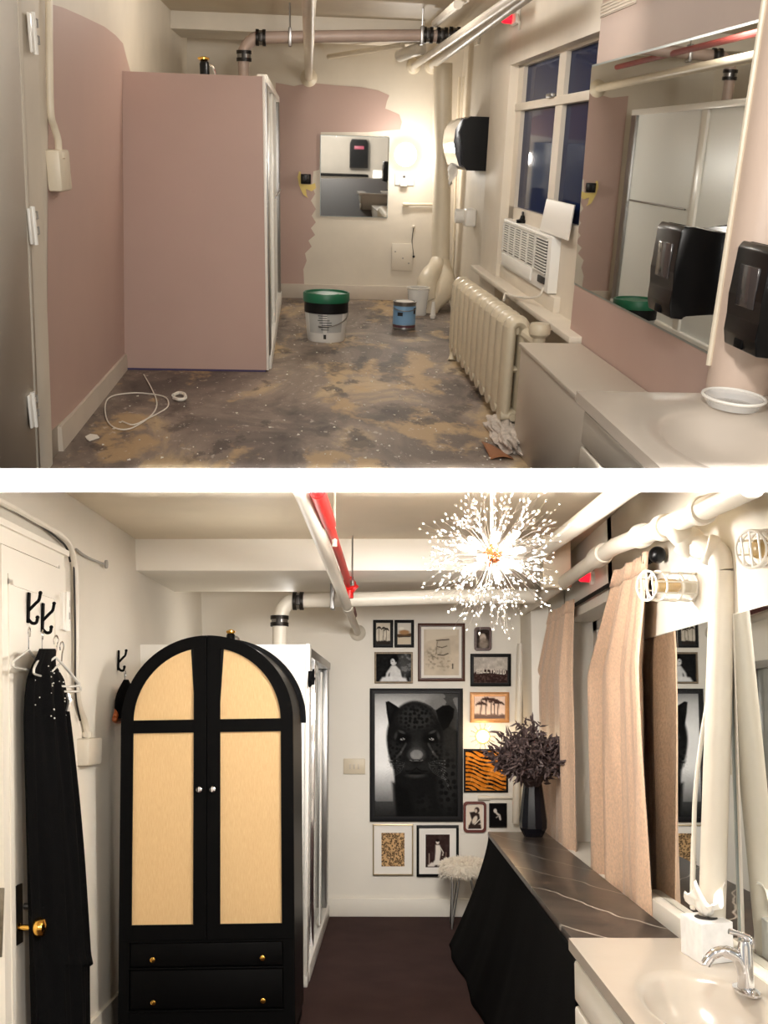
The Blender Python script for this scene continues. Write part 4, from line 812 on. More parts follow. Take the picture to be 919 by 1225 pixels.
# ---- pipes
YP = 6.55
a0, a2, a3 = at(335, 745, Y=YP), at(362, 718.5, Y=YP), at(560, 713, Y=YP); rp = .046
t = thing('drain_pipe', 'white pipe rising from the white shower and turning along the ceiling', 'pipe', V(a0.x, YP, zS-.01))
b = MB(); b.tube([V(a0.x, YP, zS-.02), a0]+spline([V(a0.x, YP, a0.z+.02), V(a0.x+.025, YP, a2.z-.045), V(a0.x+.07, YP, a2.z-.006), a2], 6)+[at(450, 716.5, Y=YP), a3, at(640, 713, Y=YP)], rp, 16); b.build('pipe_run', M['pipe_white'], t)
clamp(at(357, 719, Y=YP), (1, 0, 0), t, .048, .06); clamp(at(334.5, 743, Y=YP), (0, 0, 1), t, .048, .06)
def hangerB(px, py, par):
    p = at(px, py, Y=YP); b = MB(); b.tube([V(p.x, YP, p.z), V(p.x, YP, CZ-.15)], .006, 6); b.box((p.x-.013, YP-.055, p.z-.07), (p.x+.013, YP+.055, p.z+.09), .004); b.build('hanger_rod', M['steel'], par)
hangerB(398, 716, t)
p = at(428, 757, Y=YB); n_ = at(362, 590, Y=3.6)
t = thing('sprinkler_pipe', 'white sprinkler pipe running overhead beside the red pipe to the gallery wall', 'pipe', p)
b = MB(); mid = p.lerp(V(n_.x, 3.6, n_.z), .30); b.tube([p, mid], .026, 14); e_ = V(n_.x, 3.6, n_.z)
b.tube([mid, p.lerp(e_, .34)], [.034, .034], 14); b.tube([p.lerp(e_, .33), e_, e_+(e_-p)*.08], .031, 14); b.build('pipe_run', M['pipe_white'], t)
b = MB(); b.lathe(p, [(.026, -.03), (.04, -.024), (.062, -.006), (.064, 0)], 18, (0, 1, 0)); b.build('wall_flange', M['pipe_white'], t)
zr = 2.30
pr0 = at(424, 733, Z=zr-.07); pr1 = at(418, 700, Z=zr); pr2 = at(381, 590, Z=zr)
t = thing('red_pipe', 'bright red sprinkler pipe just above the white one', 'pipe', pr1)
b = MB(); b.tube([pr1, at(400, 646, Z=zr), at(394, 628, Z=zr), pr2, pr2+(pr2-pr1)*.1], .02, 12); b.build('pipe_run', M['pipe_red'], t)
b = MB(); b.tube([at(394, 627, Z=zr), at(380, 588, Z=zr)], .028, 12); b.build('sleeve', M['pipe_red'], t)
b = MB(); b.tube([pr1+V(-.03, 0, .03), pr1+V(.04, 0, -.03)], .03, 12); b.ball(pr1, .045, 2); b.tube([pr1+V(0, 0, .05), pr1+V(0, 0, -.08)], .026, 12); b.build('coupling', M['pipe_red'], t, 60)
b = MB(); b.tube([at(419, 716, Z=zr-.05), at(424, 736, Z=zr-.07)], .02, 10); b.build('pipe_end', M['pipe_darkred'], t)
for q_, lab in ((at(397, 640, Z=zr), 'thin cream drop cord hanging left of the red pipe'), (at(419, 690, Z=zr), 'thin steel rod holding the end of the red pipe')):
    b = MB(); z1_ = CZ if q_.y > 5 else 2.5; b.tube([q_+V(.012, 0, -.03), V(q_.x+.012, q_.y, z1_-.01)], .005, 6); b.tube([q_+V(.012, 0, -.05), q_+V(.012, 0, -.02)], .012, 8); tag(b.build('hanger_rod', M['pipe_white'] if 'cord' in lab else M['steel']), lab, 'rod')
# big pipes along the right wall
XP = .98
def PP(px, py): return at(px, py, X=XP)
t = thing('soil_pipe', 'thick white jointed pipe along the right wall with an elbow to the stand pipe', 'pipe', PP(735, 670))
P0, P1, P2, P3 = PP(900, 581), PP(800, 629), PP(735, 654), PP(625, 731)
b = MB(); b.tube([P0, P1, P2, P3], .037, 20); b.build('pipe_run', M['pipe_white'], t)
def collar(p, d, r, w, par): 
    b = MB(); b.lathe(p, [(r-.012, -w), (r, -w*.9), (r+.004, -w*.5), (r+.004, w*.5), (r, w*.9), (r-.012, w)], 24, d); b.build('collar', M['pipe_white'], par)
dd = (P1-P2).normalized(); collar(PP(795, 631), dd, .045, .05, t); collar(PP(768, 641), dd, .045, .05, t); collar(PP(718, 665), (P2-P3).normalized(), .046, .12, t); collar(PP(840, 611), dd, .043, .03, t)
E1 = at(843, 656, Y=3.5); E2 = at(865, 684, Y=3.45); E3 = at(849, 1094, Y=3.45)
b = MB(); b.tube(spline([PP(805, 627), PP(812, 636), at(826, 649, Y=3.55), E1, at(860, 664, Y=3.46), E2], 5), .042, 18); b.build('elbow', M['pipe_white'], t)
collar(at(824, 648, Y=3.55), V(.8, -.1, -.5).normalized(), .05, .03, t); collar(at(850, 658, Y=3.48), V(.9, -.1, -.3).normalized(), .048, .02, t)
b = MB(); b.tube([E2, V(E3.x, E3.y, .776)], .0425, 18); b.build('stand_pipe', M['pipe_white'], t)
t = thing('service_cable', 'thin white cable hanging down the mirror left of the stand pipe', 'cable', at(829, 1080, Y=3.4))
b = MB(); b.tube(spline([at(857, 690, Y=3.56), at(855, 750, Y=3.56), at(848, 830, Y=3.56), at(840, 880, Y=3.56), at(832, 950, Y=3.56), at(830, 1020, Y=3.56), at(829, 1088, Y=3.56)], 6), .008, 8); b.build('cable', M['cord'], t)
b = MB(); b.tube(spline([at(828, 1000, Y=3.58), at(827, 1040, Y=3.58), at(826.5, 1086, Y=3.58)], 4), .003, 6); b.build('thin_wire', M['cord'], t)
q0, q1 = at(748, 585, X=.80), at(608, 690, X=.80)
t = thing('ceiling_pipe', 'white pipe running overhead behind the sparkling hanging lamp', 'pipe', q1)
b = MB(); b.tube([q0+(q0-q1)*.05, q1], .04, 16); b.build('pipe_run', M['pipe_white'], t)
b = MB(); b.lathe(q1, [(.04, -.06), (.052, -.05), (.052, .0), (.04, .01)], 18, (0, 1, 0)); b.build('collar', M['pipe_white'], t)
# ---- hanging lamp
pc = at(589, 664, Y=3.8); Rc = .335
t = thing('dandelion_chandelier', 'sparkling dandelion burst lamp of white crystal sprays', 'hanging lamp', pc)
b = MB(); b.ball(pc, .034, 2)
for k in range(22): d = Vector((random.gauss(0, 1), random.gauss(0, 1), random.gauss(0, 1))).normalized(); b.ball(pc+d*.036, .010, 1)
b.build('hub', M['copper'], t, 60)
b = MB(); b.tube([pc, V(pc.x, pc.y, pc.z+.26)], .006, 8); b.build('stem', M['wire'], t)
rr = random.Random(11); ga = PI*(3-5**.5); NS = 84
def crystal(b, c, d, s_):
    u = d.orthogonal().normalized(); w = d.cross(u); ring = [c+(u*math.cos(k*PI/2)+w*math.sin(k*PI/2))*s_*.75 for k in range(4)]
    b._new(ring+[c+d*s_*1.1, c-d*s_*1.1], [(0, 1, 4), (1, 2, 4), (2, 3, 4), (3, 0, 4), (1, 0, 5), (2, 1, 5), (3, 2, 5), (0, 3, 5)])
for k in range(NS):
    z = 1-2*(k+.5)/NS; r = (1-z*z)**.5; d = Vector((r*math.cos(ga*k), r*math.sin(ga*k), z)); d = (d+Vector((rr.gauss(0, .09), rr.gauss(0, .09), rr.gauss(0, .09)))).normalized()
    L = Rc*rr.uniform(.72, 1.12); droop = V(0, 0, -.02)
    b = MB(); b.m = 0; fork = pc+d*L*.5; b.tube([pc+d*.02, fork], .0009, 4)
    tips = []
    for j in range(4):
        e = (d+Vector((rr.gauss(0, .24), rr.gauss(0, .24), rr.gauss(0, .24)))).normalized(); tip = fork+e*(L*.45*rr.uniform(.45, 1.05)); tips.append((tip, e)); b.tube([fork, tip], .0006, 4)
        tips.append((fork.lerp(tip, rr.uniform(.3, .7)), e))
    tips += [(pc+d*L*rr.uniform(.45, .7), d) for _ in range(1)]
    b.m = 1
    for c, e in tips: crystal(b, c, e, rr.uniform(.0052, .0084))
    b.build('crystal_spray', [M['spray_wire'], M['crystal']], t, 0)
for k in range(12):
    d = Vector((math.cos(k*2.4)*.8, math.sin(k*2.4)*.8, .75-1.5*(k+.5)/12)).normalized(); c = pc+d*.1
    b = MB(); b.lathe(c-d*.03, [(0, 0), (.010, 0), (.012, .02), (.012, .05), (.008, .062), (0, .065)], 10, d); b.build('bulb', M['chand_bulb'], t)
# ---- pictures on the back wall
class Art:
    def __init__(s, w, h, base, nx):
        s.w, s.h, s.nx, s.ny = w, h, nx, max(4, int(nx*h/w))
        s.x, s.y = np.meshgrid(np.linspace(0, w, s.nx), np.linspace(0, h, s.ny)); s.c = np.zeros((s.ny, s.nx, 3))+np.array(base, float)
    def mix(s, m, col): s.c = s.c*(1-m[..., None])+np.array(col if hasattr(col, '__len__') else (col,)*3, float)*m[..., None]; return s
    def ell(s, cx, cy, rx, ry, col, soft=.12, rot=0, op=1):
        a = math.radians(rot); dx, dy = s.x-cx, s.y-cy; u = (dx*math.cos(a)+dy*math.sin(a))/rx; v = (-dx*math.sin(a)+dy*math.cos(a))/ry
        return s.mix(op*np.clip((1-np.sqrt(u*u+v*v))/soft+.5, 0, 1), col)
    def poly(s, pts, col, soft=2., op=1):
        ins = np.zeros(s.x.shape, bool); dist = np.full(s.x.shape, 1e9); n = len(pts)
        for i in range(n):
            (x0, y0), (x1, y1) = pts[i], pts[(i+1) % n]
            cond = ((y0 > s.y) != (y1 > s.y)) & (s.x < (x1-x0)*(s.y-y0)/((y1-y0) or 1e-9)+x0); ins ^= cond
            t_ = np.clip(((s.x-x0)*(x1-x0)+(s.y-y0)*(y1-y0))/max(1e-9, (x1-x0)**2+(y1-y0)**2), 0, 1); dist = np.minimum(dist, np.hypot(s.x-x0-t_*(x1-x0), s.y-y0-t_*(y1-y0)))
        return s.mix(op*np.clip(np.where(ins, dist, -dist)/soft+.5, 0, 1), col)
    def line(s, pts, wd, col, op=1):
        dist = np.full(s.x.shape, 1e9)
        for (x0, y0), (x1, y1) in zip(pts, pts[1:]):
            t_ = np.clip(((s.x-x0)*(x1-x0)+(s.y-y0)*(y1-y0))/max(1e-9, (x1-x0)**2+(y1-y0)**2), 0, 1); dist = np.minimum(dist, np.hypot(s.x-x0-t_*(x1-x0), s.y-y0-t_*(y1-y0)))
        return s.mix(op*np.clip((wd/2-dist)/(wd*.4)+.5, 0, 1), col)
    def noise(s, sc, seed, oct_=3):
        r = np.random.RandomState(seed); out = 0*s.x; amp = 1.
        for o in range(oct_):
            g = r.rand(64, 64); fx, fy = (s.x/sc) % 63, (s.y/sc) % 63; ix, iy = fx.astype(int), fy.astype(int); tx, ty = fx-ix, fy-iy; tx, ty = tx*tx*(3-2*tx), ty*ty*(3-2*ty)
            out = out+amp*((g[iy, ix]*(1-tx)+g[iy, (ix+1) % 64]*tx)*(1-ty)+(g[(iy+1) % 64, ix]*(1-tx)+g[(iy+1) % 64, (ix+1) % 64]*tx)*ty); amp *= .5; sc *= .5
        return out/(2-2*.5**oct_)
    def mesh(s, P, name, par):
        """P: four corners TL, TR, BR, BL in the room"""
        TL, TR, BR, BL = P; b = MB()
        b.grid(lambda u, v: (TL.lerp(TR, u)).lerp(BL.lerp(BR, u), v), s.nx, s.ny)
        o = b.build(name, M['print'], par, 0); ca = o.data.color_attributes.new('print', 'FLOAT_COLOR', 'POINT')
        col = np.ones((s.nx*s.ny, 4), np.float32); col[:, :3] = npl(np.clip(s.c, 0, 255)).transpose(1, 0, 2).reshape(-1, 3); ca.data.foreach_set('color', col.ravel()); return o
def picture(x0, y0, x1, y1, fw, fm, mw, art, label, group=None, depth=.025, rnd=0):
    yw = YB-.001; A, B_, C, D = [at(x, y, Y=yw-depth) for x, y in ((x0, y0), (x1, y0), (x1, y1), (x0, y1))]
    t = thing('framed_picture', label, 'picture', (A+B_+C+D)/4+V(0, depth, 0)); cen = (A+B_+C+D)/4
    def inset(px_):
        m = px_*yw/F; return [A+V(m, 0, -m), B_+V(-m, 0, -m), C+V(-m, 0, m), D+V(m, 0, m)]
    b = MB()
    if rnd:
        def rounded(P, r):
            out = []
            for (c, a0) in ((P[0]+V(r, 0, -r), PI), (P[1]+V(-r, 0, -r), PI/2), (P[2]+V(-r, 0, r), 0), (P[3]+V(r, 0, r), -PI/2)): out += arc(c, r, a0, a0-PI/2, 7)
            return out
        b.ringprism(rounded([A, B_, C, D], rnd), rounded(inset(fw), rnd*.6), (0, depth, 0))
    else: b.ringprism([A, B_, C, D], inset(fw), (0, depth, 0)); bmesh.ops.bevel(b.bm, geom=[e for e in b.bm.edges if abs(e.verts[0].co.y-e.verts[1].co.y) < 1e-5 and e.verts[0].co.y < yw-depth*.5], offset=.003, segments=1, affect='EDGES')
    b.build('frame', fm, t)
    I = inset(fw-.3)
    b = MB(); b.prism([q+V(0, depth*.55, 0) for q in I], (0, .004, 0)); b.build('mat_board', M['mat_white'], t)
    if mw: I = inset(fw+mw)
    art.mesh([q+V(0, depth*.5, 0) for q in I], 'print', t); return t
def gray(a, n, k): a.c += (n-.5)[..., None]*k; return a
# black leopard portrait
a = Art(450, 675, 128, 140)
a.c[:] = (128+82*np.exp(-((a.x-60)/190)**2-((a.y-300)/250)**2)-95*np.clip((a.y-420)/255, 0, 1)-25*np.clip((a.x-330)/120, 0, 1)-35*np.clip((60-a.y)/60, 0, 1))[..., None]
a.ell(360, 100, 88, 95, 74, .5); a.ell(330, 70, 70, 60, 105, .8, op=.5)
a.poly([(92, 330), (108, 470), (122, 675), (450, 675), (450, 215), (400, 180), (330, 160), (150, 200)], 20, 14)
a.ell(405, 330, 55, 200, 44, .9); a.ell(215, 250, 150, 205, 20, .1); a.ell(212, 330, 125, 130, 22, .3)
a.poly([(60, 48), (76, 44), (120, 72), (150, 100), (100, 150), (78, 178), (66, 110)], 13, 5); a.poly([(330, 95), (365, 70), (402, 66), (430, 88), (424, 135), (398, 185), (370, 205), (345, 150)], 11, 5); a.ell(382, 118, 30, 34, 5, .6)
a.poly([(70, 62), (84, 60), (104, 90), (84, 132)], 30, 8, .8)
def spots(cx, cy, rx, ry, base, gap, rad, seed, op):
    r_ = np.random.RandomState(seed); P_ = np.array([(x+r_.uniform(-.32, .32)*gap, y+r_.uniform(-.32, .32)*gap) for x in np.arange(cx-rx, cx+rx, gap) for y in np.arange(cy-ry, cy+ry, gap)])
    reg = np.clip(1.3-1.3*(((a.x-cx)/rx)**2+((a.y-cy)/ry)**2), 0, 1); D = np.sqrt((a.x[..., None]-P_[:, 0])**2+(a.y[..., None]-P_[:, 1])**2).min(axis=2)+5*(a.noise(9, seed)-.5)
    a.mix(reg*op, base); a.mix(reg*np.clip((rad-D)/3.5+.5, 0, 1)*.9, 12)
spots(222, 138, 125, 92, 62, 23, 8.5, 3, .85); spots(115, 320, 48, 110, 46, 24, 8, 5, .7); spots(330, 330, 44, 110, 46, 24, 8, 6, .7); spots(392, 500, 70, 200, 48, 36, 12, 7, .7); spots(260, 600, 60, 70, 34, 34, 11, 8, .6)
a.poly([(196, 205), (256, 205), (278, 350), (174, 350)], 38, 30)
for sx, cx in ((-1, 152), (1, 306)):
    a.ell(cx, 250, 44, 26, 9, .6); a.ell(cx+sx*6, 214, 20, 7, 96, .9, rot=-sx*24, op=.7); a.ell(cx+sx*38, 236, 8, 22, 92, .9, rot=-sx*12, op=.6)
    a.ell(cx, 252, 15, 6.5, 128, .4, rot=sx*14); a.ell(cx, 249, 6.5, 6.5, 6, .4); a.line([(cx-sx*22, 254), (cx-sx*4, 243), (cx+sx*20, 245)], 6, 5); a.ell(cx+2, 248, 2, 2, 190, .7)
    for k in range(4): a.ell(cx+sx*(-14+k*9), 284+k*15, 6, 13, 104, .9, rot=-sx*(20+6*k), op=.5)
    for k in range(3): a.ell(cx+sx*(10+k*11), 330+k*10, 5, 12, 92, .9, rot=-sx*25, op=.45)
a.ell(226, 340, 40, 34, 120, .9, op=.85); a.ell(226, 312, 24, 44, 84, .9, op=.45)
a.ell(226, 384, 36, 18, 8, .4); a.line([(192, 368), (206, 374), (226, 370), (246, 374), (260, 368)], 4, 150, .6); a.line([(226, 390), (226, 410)], 4, 6)
for sx in (-1, 1):
    a.ell(226+sx*46, 402, 46, 30, 44, .9, op=.75); a.line([(226, 411), (226+sx*24, 427), (226+sx*58, 428)], 6, 4, .9)
    for k in range(9): a.line([(226+sx*(60+k*3), 386+k*6), (226+sx*(112+k*5), 370+k*13), (226+sx*(156+k*3), 372+k*20)], 1.6, 140, .45)
a.ell(222, 452, 50, 13, 74, .9, op=.75); a.ell(222, 440, 42, 7, 6, .6)
a.poly([(95, 490), (186, 530), (210, 675), (122, 675)], 9, 24, .8)
a.c = np.clip(np.where(a.c > 84, a.c*1.25+8, a.c*.82), 0, 255); gray(a, a.noise(7, 3, 2), 10)
picture(442.5, 823.5, 554, 983, 6, M['frame_charcoal'], 0, a, 'large black leopard portrait in a charcoal frame in the middle of the gallery wall')
# palms portrait, top left
def palms(w, h, seed, sky, dark, n=4, sandy=None):
    a = Art(w, h, sky, 30); r = random.Random(seed); gray(a, a.noise(9, seed), 30)
    for k in range(n):
        x = w*(.25+.55*k/max(1, n-1))+r.uniform(-2, 2); top = h*r.uniform(.12, .35); a.line([(x+r.uniform(-2, 2), h*.8), (x, top)], w*.035, dark)
        for j in range(7): an = PI*(1.05+.9*j/6)+(0 if j else 0); a.line([(x, top), (x+w*.11*math.cos(an), top+h*.07*math.sin(an)), (x+w*.17*math.cos(an), top+h*.05*math.sin(an)+h*.06)], w*.045, dark)
    a.poly([(0, h*.8)]+[(w*k/10, h*(.78+.07*r.random())) for k in range(11)]+[(w, h), (0, h)], dark if sandy is None else sandy, 2); return a
picture(446.5, 741.5, 470.5, 774.5, 3.6, M['frame_black'], 0, palms(30, 46, 3, (216, 206, 190), (52, 46, 42), 3), 'small black framed palm tree picture, leftmost of the top pair on the gallery wall')
a = Art(30, 46, (212, 206, 196), 30); a.poly([(0, 24), (30, 22), (30, 30), (0, 31)], (90, 70, 52), 2); a.ell(15, 20, 11, 5, (170, 130, 92), .5); a.poly([(0, 30), (30, 29), (30, 46), (0, 46)], (214, 200, 178), 2); a.line([(3, 30), (28, 29)], 1.5, 60); a.ell(9, 12, 6, 3, (232, 226, 214), .6)
picture(472, 741.5, 495.5, 774.5, 3.6, M['frame_black'], 0, a, 'small black framed landscape picture, right one of the top pair on the gallery wall')
# seated woman, aged silver frame
a = Art(80, 62, 24, 50); a.ell(66, 22, 18, 26, 70, .8); a.mix(np.clip((a.noise(6, 5)-.5)*6, 0, 1)*np.clip((a.x-50)/12, 0, 1)*.6, 150)
a.ell(40, 17, 7, 9, 205, .15); a.ell(42, 11, 9, 8, 14, .2); a.ell(38, 18, 5, 7, 214, .2); a.poly([(36, 26), (45, 26), (55, 36), (60, 56), (30, 56), (32, 36)], 214, 3); a.line([(36, 30), (26, 44), (24, 56)], 6, 206); a.poly([(8, 62), (14, 52), (30, 50), (52, 50), (68, 54), (72, 62)], 226, 4); gray(a, a.noise(5, 8), 28); a.ell(37, 17, 2, 1, 70, .5)
picture(448, 780, 494, 817.5, 2.2, M['silver_frame'], 0, a, 'black and white picture of a seated woman in a light gown, aged silver frame')
# large sepia drawing
a = Art(52, 74, (206, 192, 172), 60); gray(a, a.noise(14, 31), 34); a.poly([(3, 20), (34, 12), (49, 9), (49, 0), (3, 0)], (216, 204, 186), 2)
a.poly([(19, 17), (38, 15), (40, 40), (18, 42)], (188, 176, 158), 3); a.line([(19, 18), (37, 16.5)], 1.6, (60, 52, 46)); a.line([(20, 28), (27, 29.5), (34, 27)], 1.3, (70, 60, 54)); a.line([(21, 41), (29, 42), (36, 39)], 1.6, (62, 54, 46)); a.line([(20, 20), (18, 40)], 1, (110, 98, 86))
a.mix(np.clip((a.noise(3.5, 12)-.52)*5, 0, 1)*np.clip(1-((a.x-15)/17)**2-((a.y-46)/20)**2, 0, 1), (132, 120, 106)); a.mix(np.clip((a.noise(3, 13)-.5)*5, 0, 1)*np.clip(1-((a.x-32)/14)**2-((a.y-56)/14)**2, 0, 1)*.7, (142, 130, 114)); a.line([(43, 56), (43, 63)], 1.6, (40, 34, 30))
picture(500, 745.5, 556.5, 815, 4, M['brown_frame'], 3.2, a, 'large sepia drawing in a dark brown frame at the top of the gallery wall')
# small rounded frame under the lamp
a = Art(16, 28, (58, 48, 44), 24); a.ell(8, 12, 4, 6, (196, 182, 168), .4); a.ell(9, 21, 6, 8, (150, 136, 124), .5); gray(a, a.noise(3, 6), 50)
picture(567.5, 750, 588.5, 778.5, 3, M['brown_frame'], 0, a, 'tiny rounded brown frame right under the sparkling lamp', rnd=.025)
# hillside with big white letters
a = Art(96, 70, (190, 182, 174), 96); gray(a, a.noise(7, 2), 60); a.poly([(0, 44), (14, 36), (26, 34), (96, 36), (96, 70), (0, 70)], (52, 36, 34), 4); a.mix(np.clip((a.noise(4, 7)-.5)*6, 0, 1)*np.clip((a.y-40)/8, 0, 1)*.5, (120, 96, 88))
FONT = {'H': '101101111101101', 'O': '111101101101111', 'L': '100100100100111', 'Y': '101101010010010', 'W': '101101111111101', 'D': '110101101101110'}
for i, ch in enumerate('HOLLYWOOD'):
    x0_, y0_ = 9+i*9.2, 33-2.5*math.sin(i*.5)
    for j, bit in enumerate(FONT[ch]):
        if bit == '1': a.mix(((abs(a.x-(x0_+(j % 3)*2.4+1.2)) < 1.35) & (abs(a.y-(y0_+(j//3)*2.4+1.2)) < 1.35)).astype(float), (216, 208, 198))
picture(563, 782, 611.5, 821, 4, M['frame_black'], 0, a, 'black framed picture of a hillside with big white letters')
picture(562.5, 828, 609.5, 864.5, 5, M['gold_frame'], 0, palms(72, 50, 8, (238, 214, 200), (66, 46, 42), 5, (120, 98, 90)), 'antique gold framed picture of palm trees above the round wall lamp')
# tiger stripes
a = Art(100, 98, (206, 124, 38), 90); gray(a, a.noise(10, 4), 60); wv = a.y*.62-a.x*.2+4.5*(a.noise(26, 8, 2)-.5)+1.2*np.sin(a.x*.13)
m_ = np.clip((np.sin(wv)-.15-2.6*(a.noise(16, 21, 2)-.5))*3, 0, 1); a.mix(m_, (22, 15, 12)); a.mix(np.clip((a.noise(5, 5)-.62)*6, 0, 1)*.4, (232, 176, 96))
picture(555, 896, 608, 948, 2.2, M['frame_black'], 0, a, 'orange and black tiger stripe print in a thin black frame')
a = Art(22, 32, (226, 212, 196), 34); a.ell(14, 7, 3.4, 4, (60, 44, 40), .3); a.poly([(4, 10), (11, 9), (17, 12), (19, 24), (8, 31), (3, 28), (7, 20)], (48, 36, 33), 1.6); a.ell(11, 20, 3, 6, (214, 200, 184), .4, rot=25); a.line([(8, 29), (18, 19)], 1.2, (235, 222, 206)); a.ell(12.6, 8, 1.8, 2.6, (205, 186, 170), .4); a.poly([(3, 27), (19, 26), (20, 32), (2, 32)], (52, 40, 36), 1.5)
picture(554.5, 959, 582, 996, 3, M['red_frame'], 1, a, 'small red brown rounded frame with a dark seated figure', rnd=.03)
a = Art(20, 28, (16, 14, 15), 30); a.line([(6, 8), (9, 12), (12, 14), (13, 19)], 2.6, (206, 198, 190)); a.ell(6.6, 8.4, 2.2, 2.8, (214, 206, 198), .4); a.line([(12, 14), (8, 17)], 1.3, (170, 160, 152))
picture(585.5, 961, 606.5, 990, 1.4, M['frame_black'], 0, a, 'small black picture with a tiny pale curved figure, next to the red brown frame')
# leopard spots with white mat
a = Art(32, 40, (206, 168, 122), 60); r = np.random.RandomState(4); pts = r.rand(330, 2)*[34, 42]-1
D_ = np.sqrt((a.x[..., None]-pts[:, 0])**2+(a.y[..., None]-pts[:, 1])**2); D_.sort(axis=2); gray(a, a.noise(6, 2), 30); a.mix(np.clip((1.25-abs(D_[..., 0]-.6)*2.2)*1.6-.3, 0, 1)*np.clip((D_[..., 1]-D_[..., 0])*2.6, 0, 1), (30, 20, 16))
picture(446, 986, 494.5, 1047.5, 1.6, M['thin_gold'], 8.6, a, 'leopard spot print with a wide white mat in a thin gold frame')
a = Art(34, 44, (56, 40, 38), 44); gray(a, a.noise(5, 2), 30); a.ell(17, 10, 2.4, 3, (220, 210, 200), .3); a.poly([(14, 14), (20, 14), (22, 22), (20, 34), (23, 41), (8, 41), (13, 34), (14, 22)], (226, 218, 208), 1.6); a.poly([(3, 41), (9, 37), (14, 41), (12, 43), (3, 43)], (222, 212, 202), 1.5); a.line([(20, 16), (25, 24), (24, 28)], 1.3, (214, 202, 190)); a.line([(5, 26), (5, 40)], 1.6, (150, 130, 118)); a.line([(29, 24), (28, 40)], 1.4, (120, 98, 88)); a.ell(17, 8, 2.6, 2, (22, 16, 16), .4)
picture(498.5, 987.5, 549, 1049, 3, M['frame_black'], 7.6, a, 'black framed picture of a standing woman in white with a white mat')
# ---- back wall lamp, switch, small pipes
yb = YB-.003
def bx(mb, px0, py0, px1, py1, y0, y1, bev=0):
    p_, q_ = at(px0, py0, Y=y1), at(px1, py1, Y=y1); return mb.box((p_.x, y0, q_.z), (q_.x, y1, p_.z), bev)
pl2 = at(578, 881, Y=YB-.07); t = thing('sunburst_lamp', 'round glowing wall lamp with thin wire rays above the tiger stripe print', 'lamp', pl2+V(0, .07, -.08))
b = MB(); b.lathe(V(pl2.x, YB-.07, pl2.z), [(0, -.042), (.03, -.034), (.045, 0), (.03, .034), (.015, .06), (0, .06)], 20, (0, 1, 0)); b.build('bulb', M['bulb'], t)
b = MB()
for k in range(14):
    an = 2*PI*k/14; d = V(math.cos(an), 0, math.sin(an)); b.tube([V(pl2.x, YB-.03, pl2.z)+d*.055, V(pl2.x, YB-.03, pl2.z)+d*.1], .002, 4)
b.tube([V(pl2.x+.055*math.cos(2*PI*k/24), YB-.03, pl2.z+.055*math.sin(2*PI*k/24)) for k in range(24)], .003, 5, closed=True); b.build('wire_rays', M['brass'], t)
b = MB(); b.lathe(V(pl2.x, YB, pl2.z), [(0, -.02), (.035, -.018), (.04, 0)], 18, (0, 1, 0)); b.build('lamp_base', M['white'], t)
t = thing('switch_plate', 'cream double switch plate on the wall left of the leopard portrait', 'switch', at(424, 927, Y=yb))
b = MB(); bx(b, 411, 907.5, 437, 926, yb-.012, yb, .004); s_ = b.build('plate', M['switch_plate'], t)
b = MB()
for px in (419, 424, 429): bx(b, px-1, 914, px+1, 920, yb-.02, yb-.011, .002)
b.build('toggle', M['cream_dull'], t)
b = MB(); b.tube([at(572, 954.5, Y=YB-.025), at(622, 954.5, Y=YB-.025)], .008, 8); b.tube([at(572, 954.5, Y=YB-.025), at(586, 954.5, Y=YB-.025)], .018, 8); tag(b.build('conduit_pipe', M['pipe_white']), 'short level white conduit under the tiger stripe print', 'conduit')
p_, q_ = at(623, 770, Y=YB-.08), at(617, 985, Y=YB-.08); b = MB(); b.tube([p_, q_], .028, 12); tag(b.build('riser_pipe', M['pipe_white']), 'white vertical pipe in the back corner right of the gallery', 'pipe')
# ---- stool
ps = at(556, 1035, Y=7.75); rs = .165; zs_ = at(553, 1046, Y=7.75).z
t = thing('fur_stool', 'round stool with a shaggy white fur seat and slim metal legs', 'stool', (ps.x, 7.75, 0))
b = MB(); b.lathe((ps.x, 7.75, zs_), [(0, 0), (rs*.9, 0), (rs*.98, .03), (rs*.96, .075), (rs*.75, .1), (0, .108)], 32)
rr = random.Random(4)
for k in range(2600):
    an, hh = rr.random()*2*PI, rr.random()
    if hh < .5: r0, z0_ = rs*.97, zs_+.08*rr.random()
    else: r0 = rs*.97*rr.random()**.5; z0_ = zs_+.105-.03*(r0/rs)**4
    d = V(math.cos(an), math.sin(an), 0); base = V(ps.x, 7.75, z0_)+d*r0; out = (d*rr.uniform(.25, 1)+V(rr.gauss(0, .4), rr.gauss(0, .4), rr.uniform(-1.0, .35) if hh < .5 else rr.uniform(.15, .7))).normalized(); L = rr.uniform(.025, .05)
    u = out.orthogonal().normalized()*.0022; tip = base+out*L+V(0, 0, -.014); md = base+out*L*.55
    b._new([base-u, base+u, md+u*.8, md-u*.8, tip], [(0, 1, 2, 3), (3, 2, 4)])
b.build('fur_seat', M['fur'], t, 0)
for k in range(4):
    an = PI/4+k*PI/2; d = V(math.cos(an), math.sin(an), 0); b = MB(); top = V(ps.x, 7.75, zs_+.01)
    for s_ in (-1, 1): b.tube([top+d*rs*.55+d.cross(V(0, 0, 1))*s_*.035, V(ps.x, 7.75, .0)+d*rs*.86], .0055, 6)
    b.build('leg', M['steel'], t)
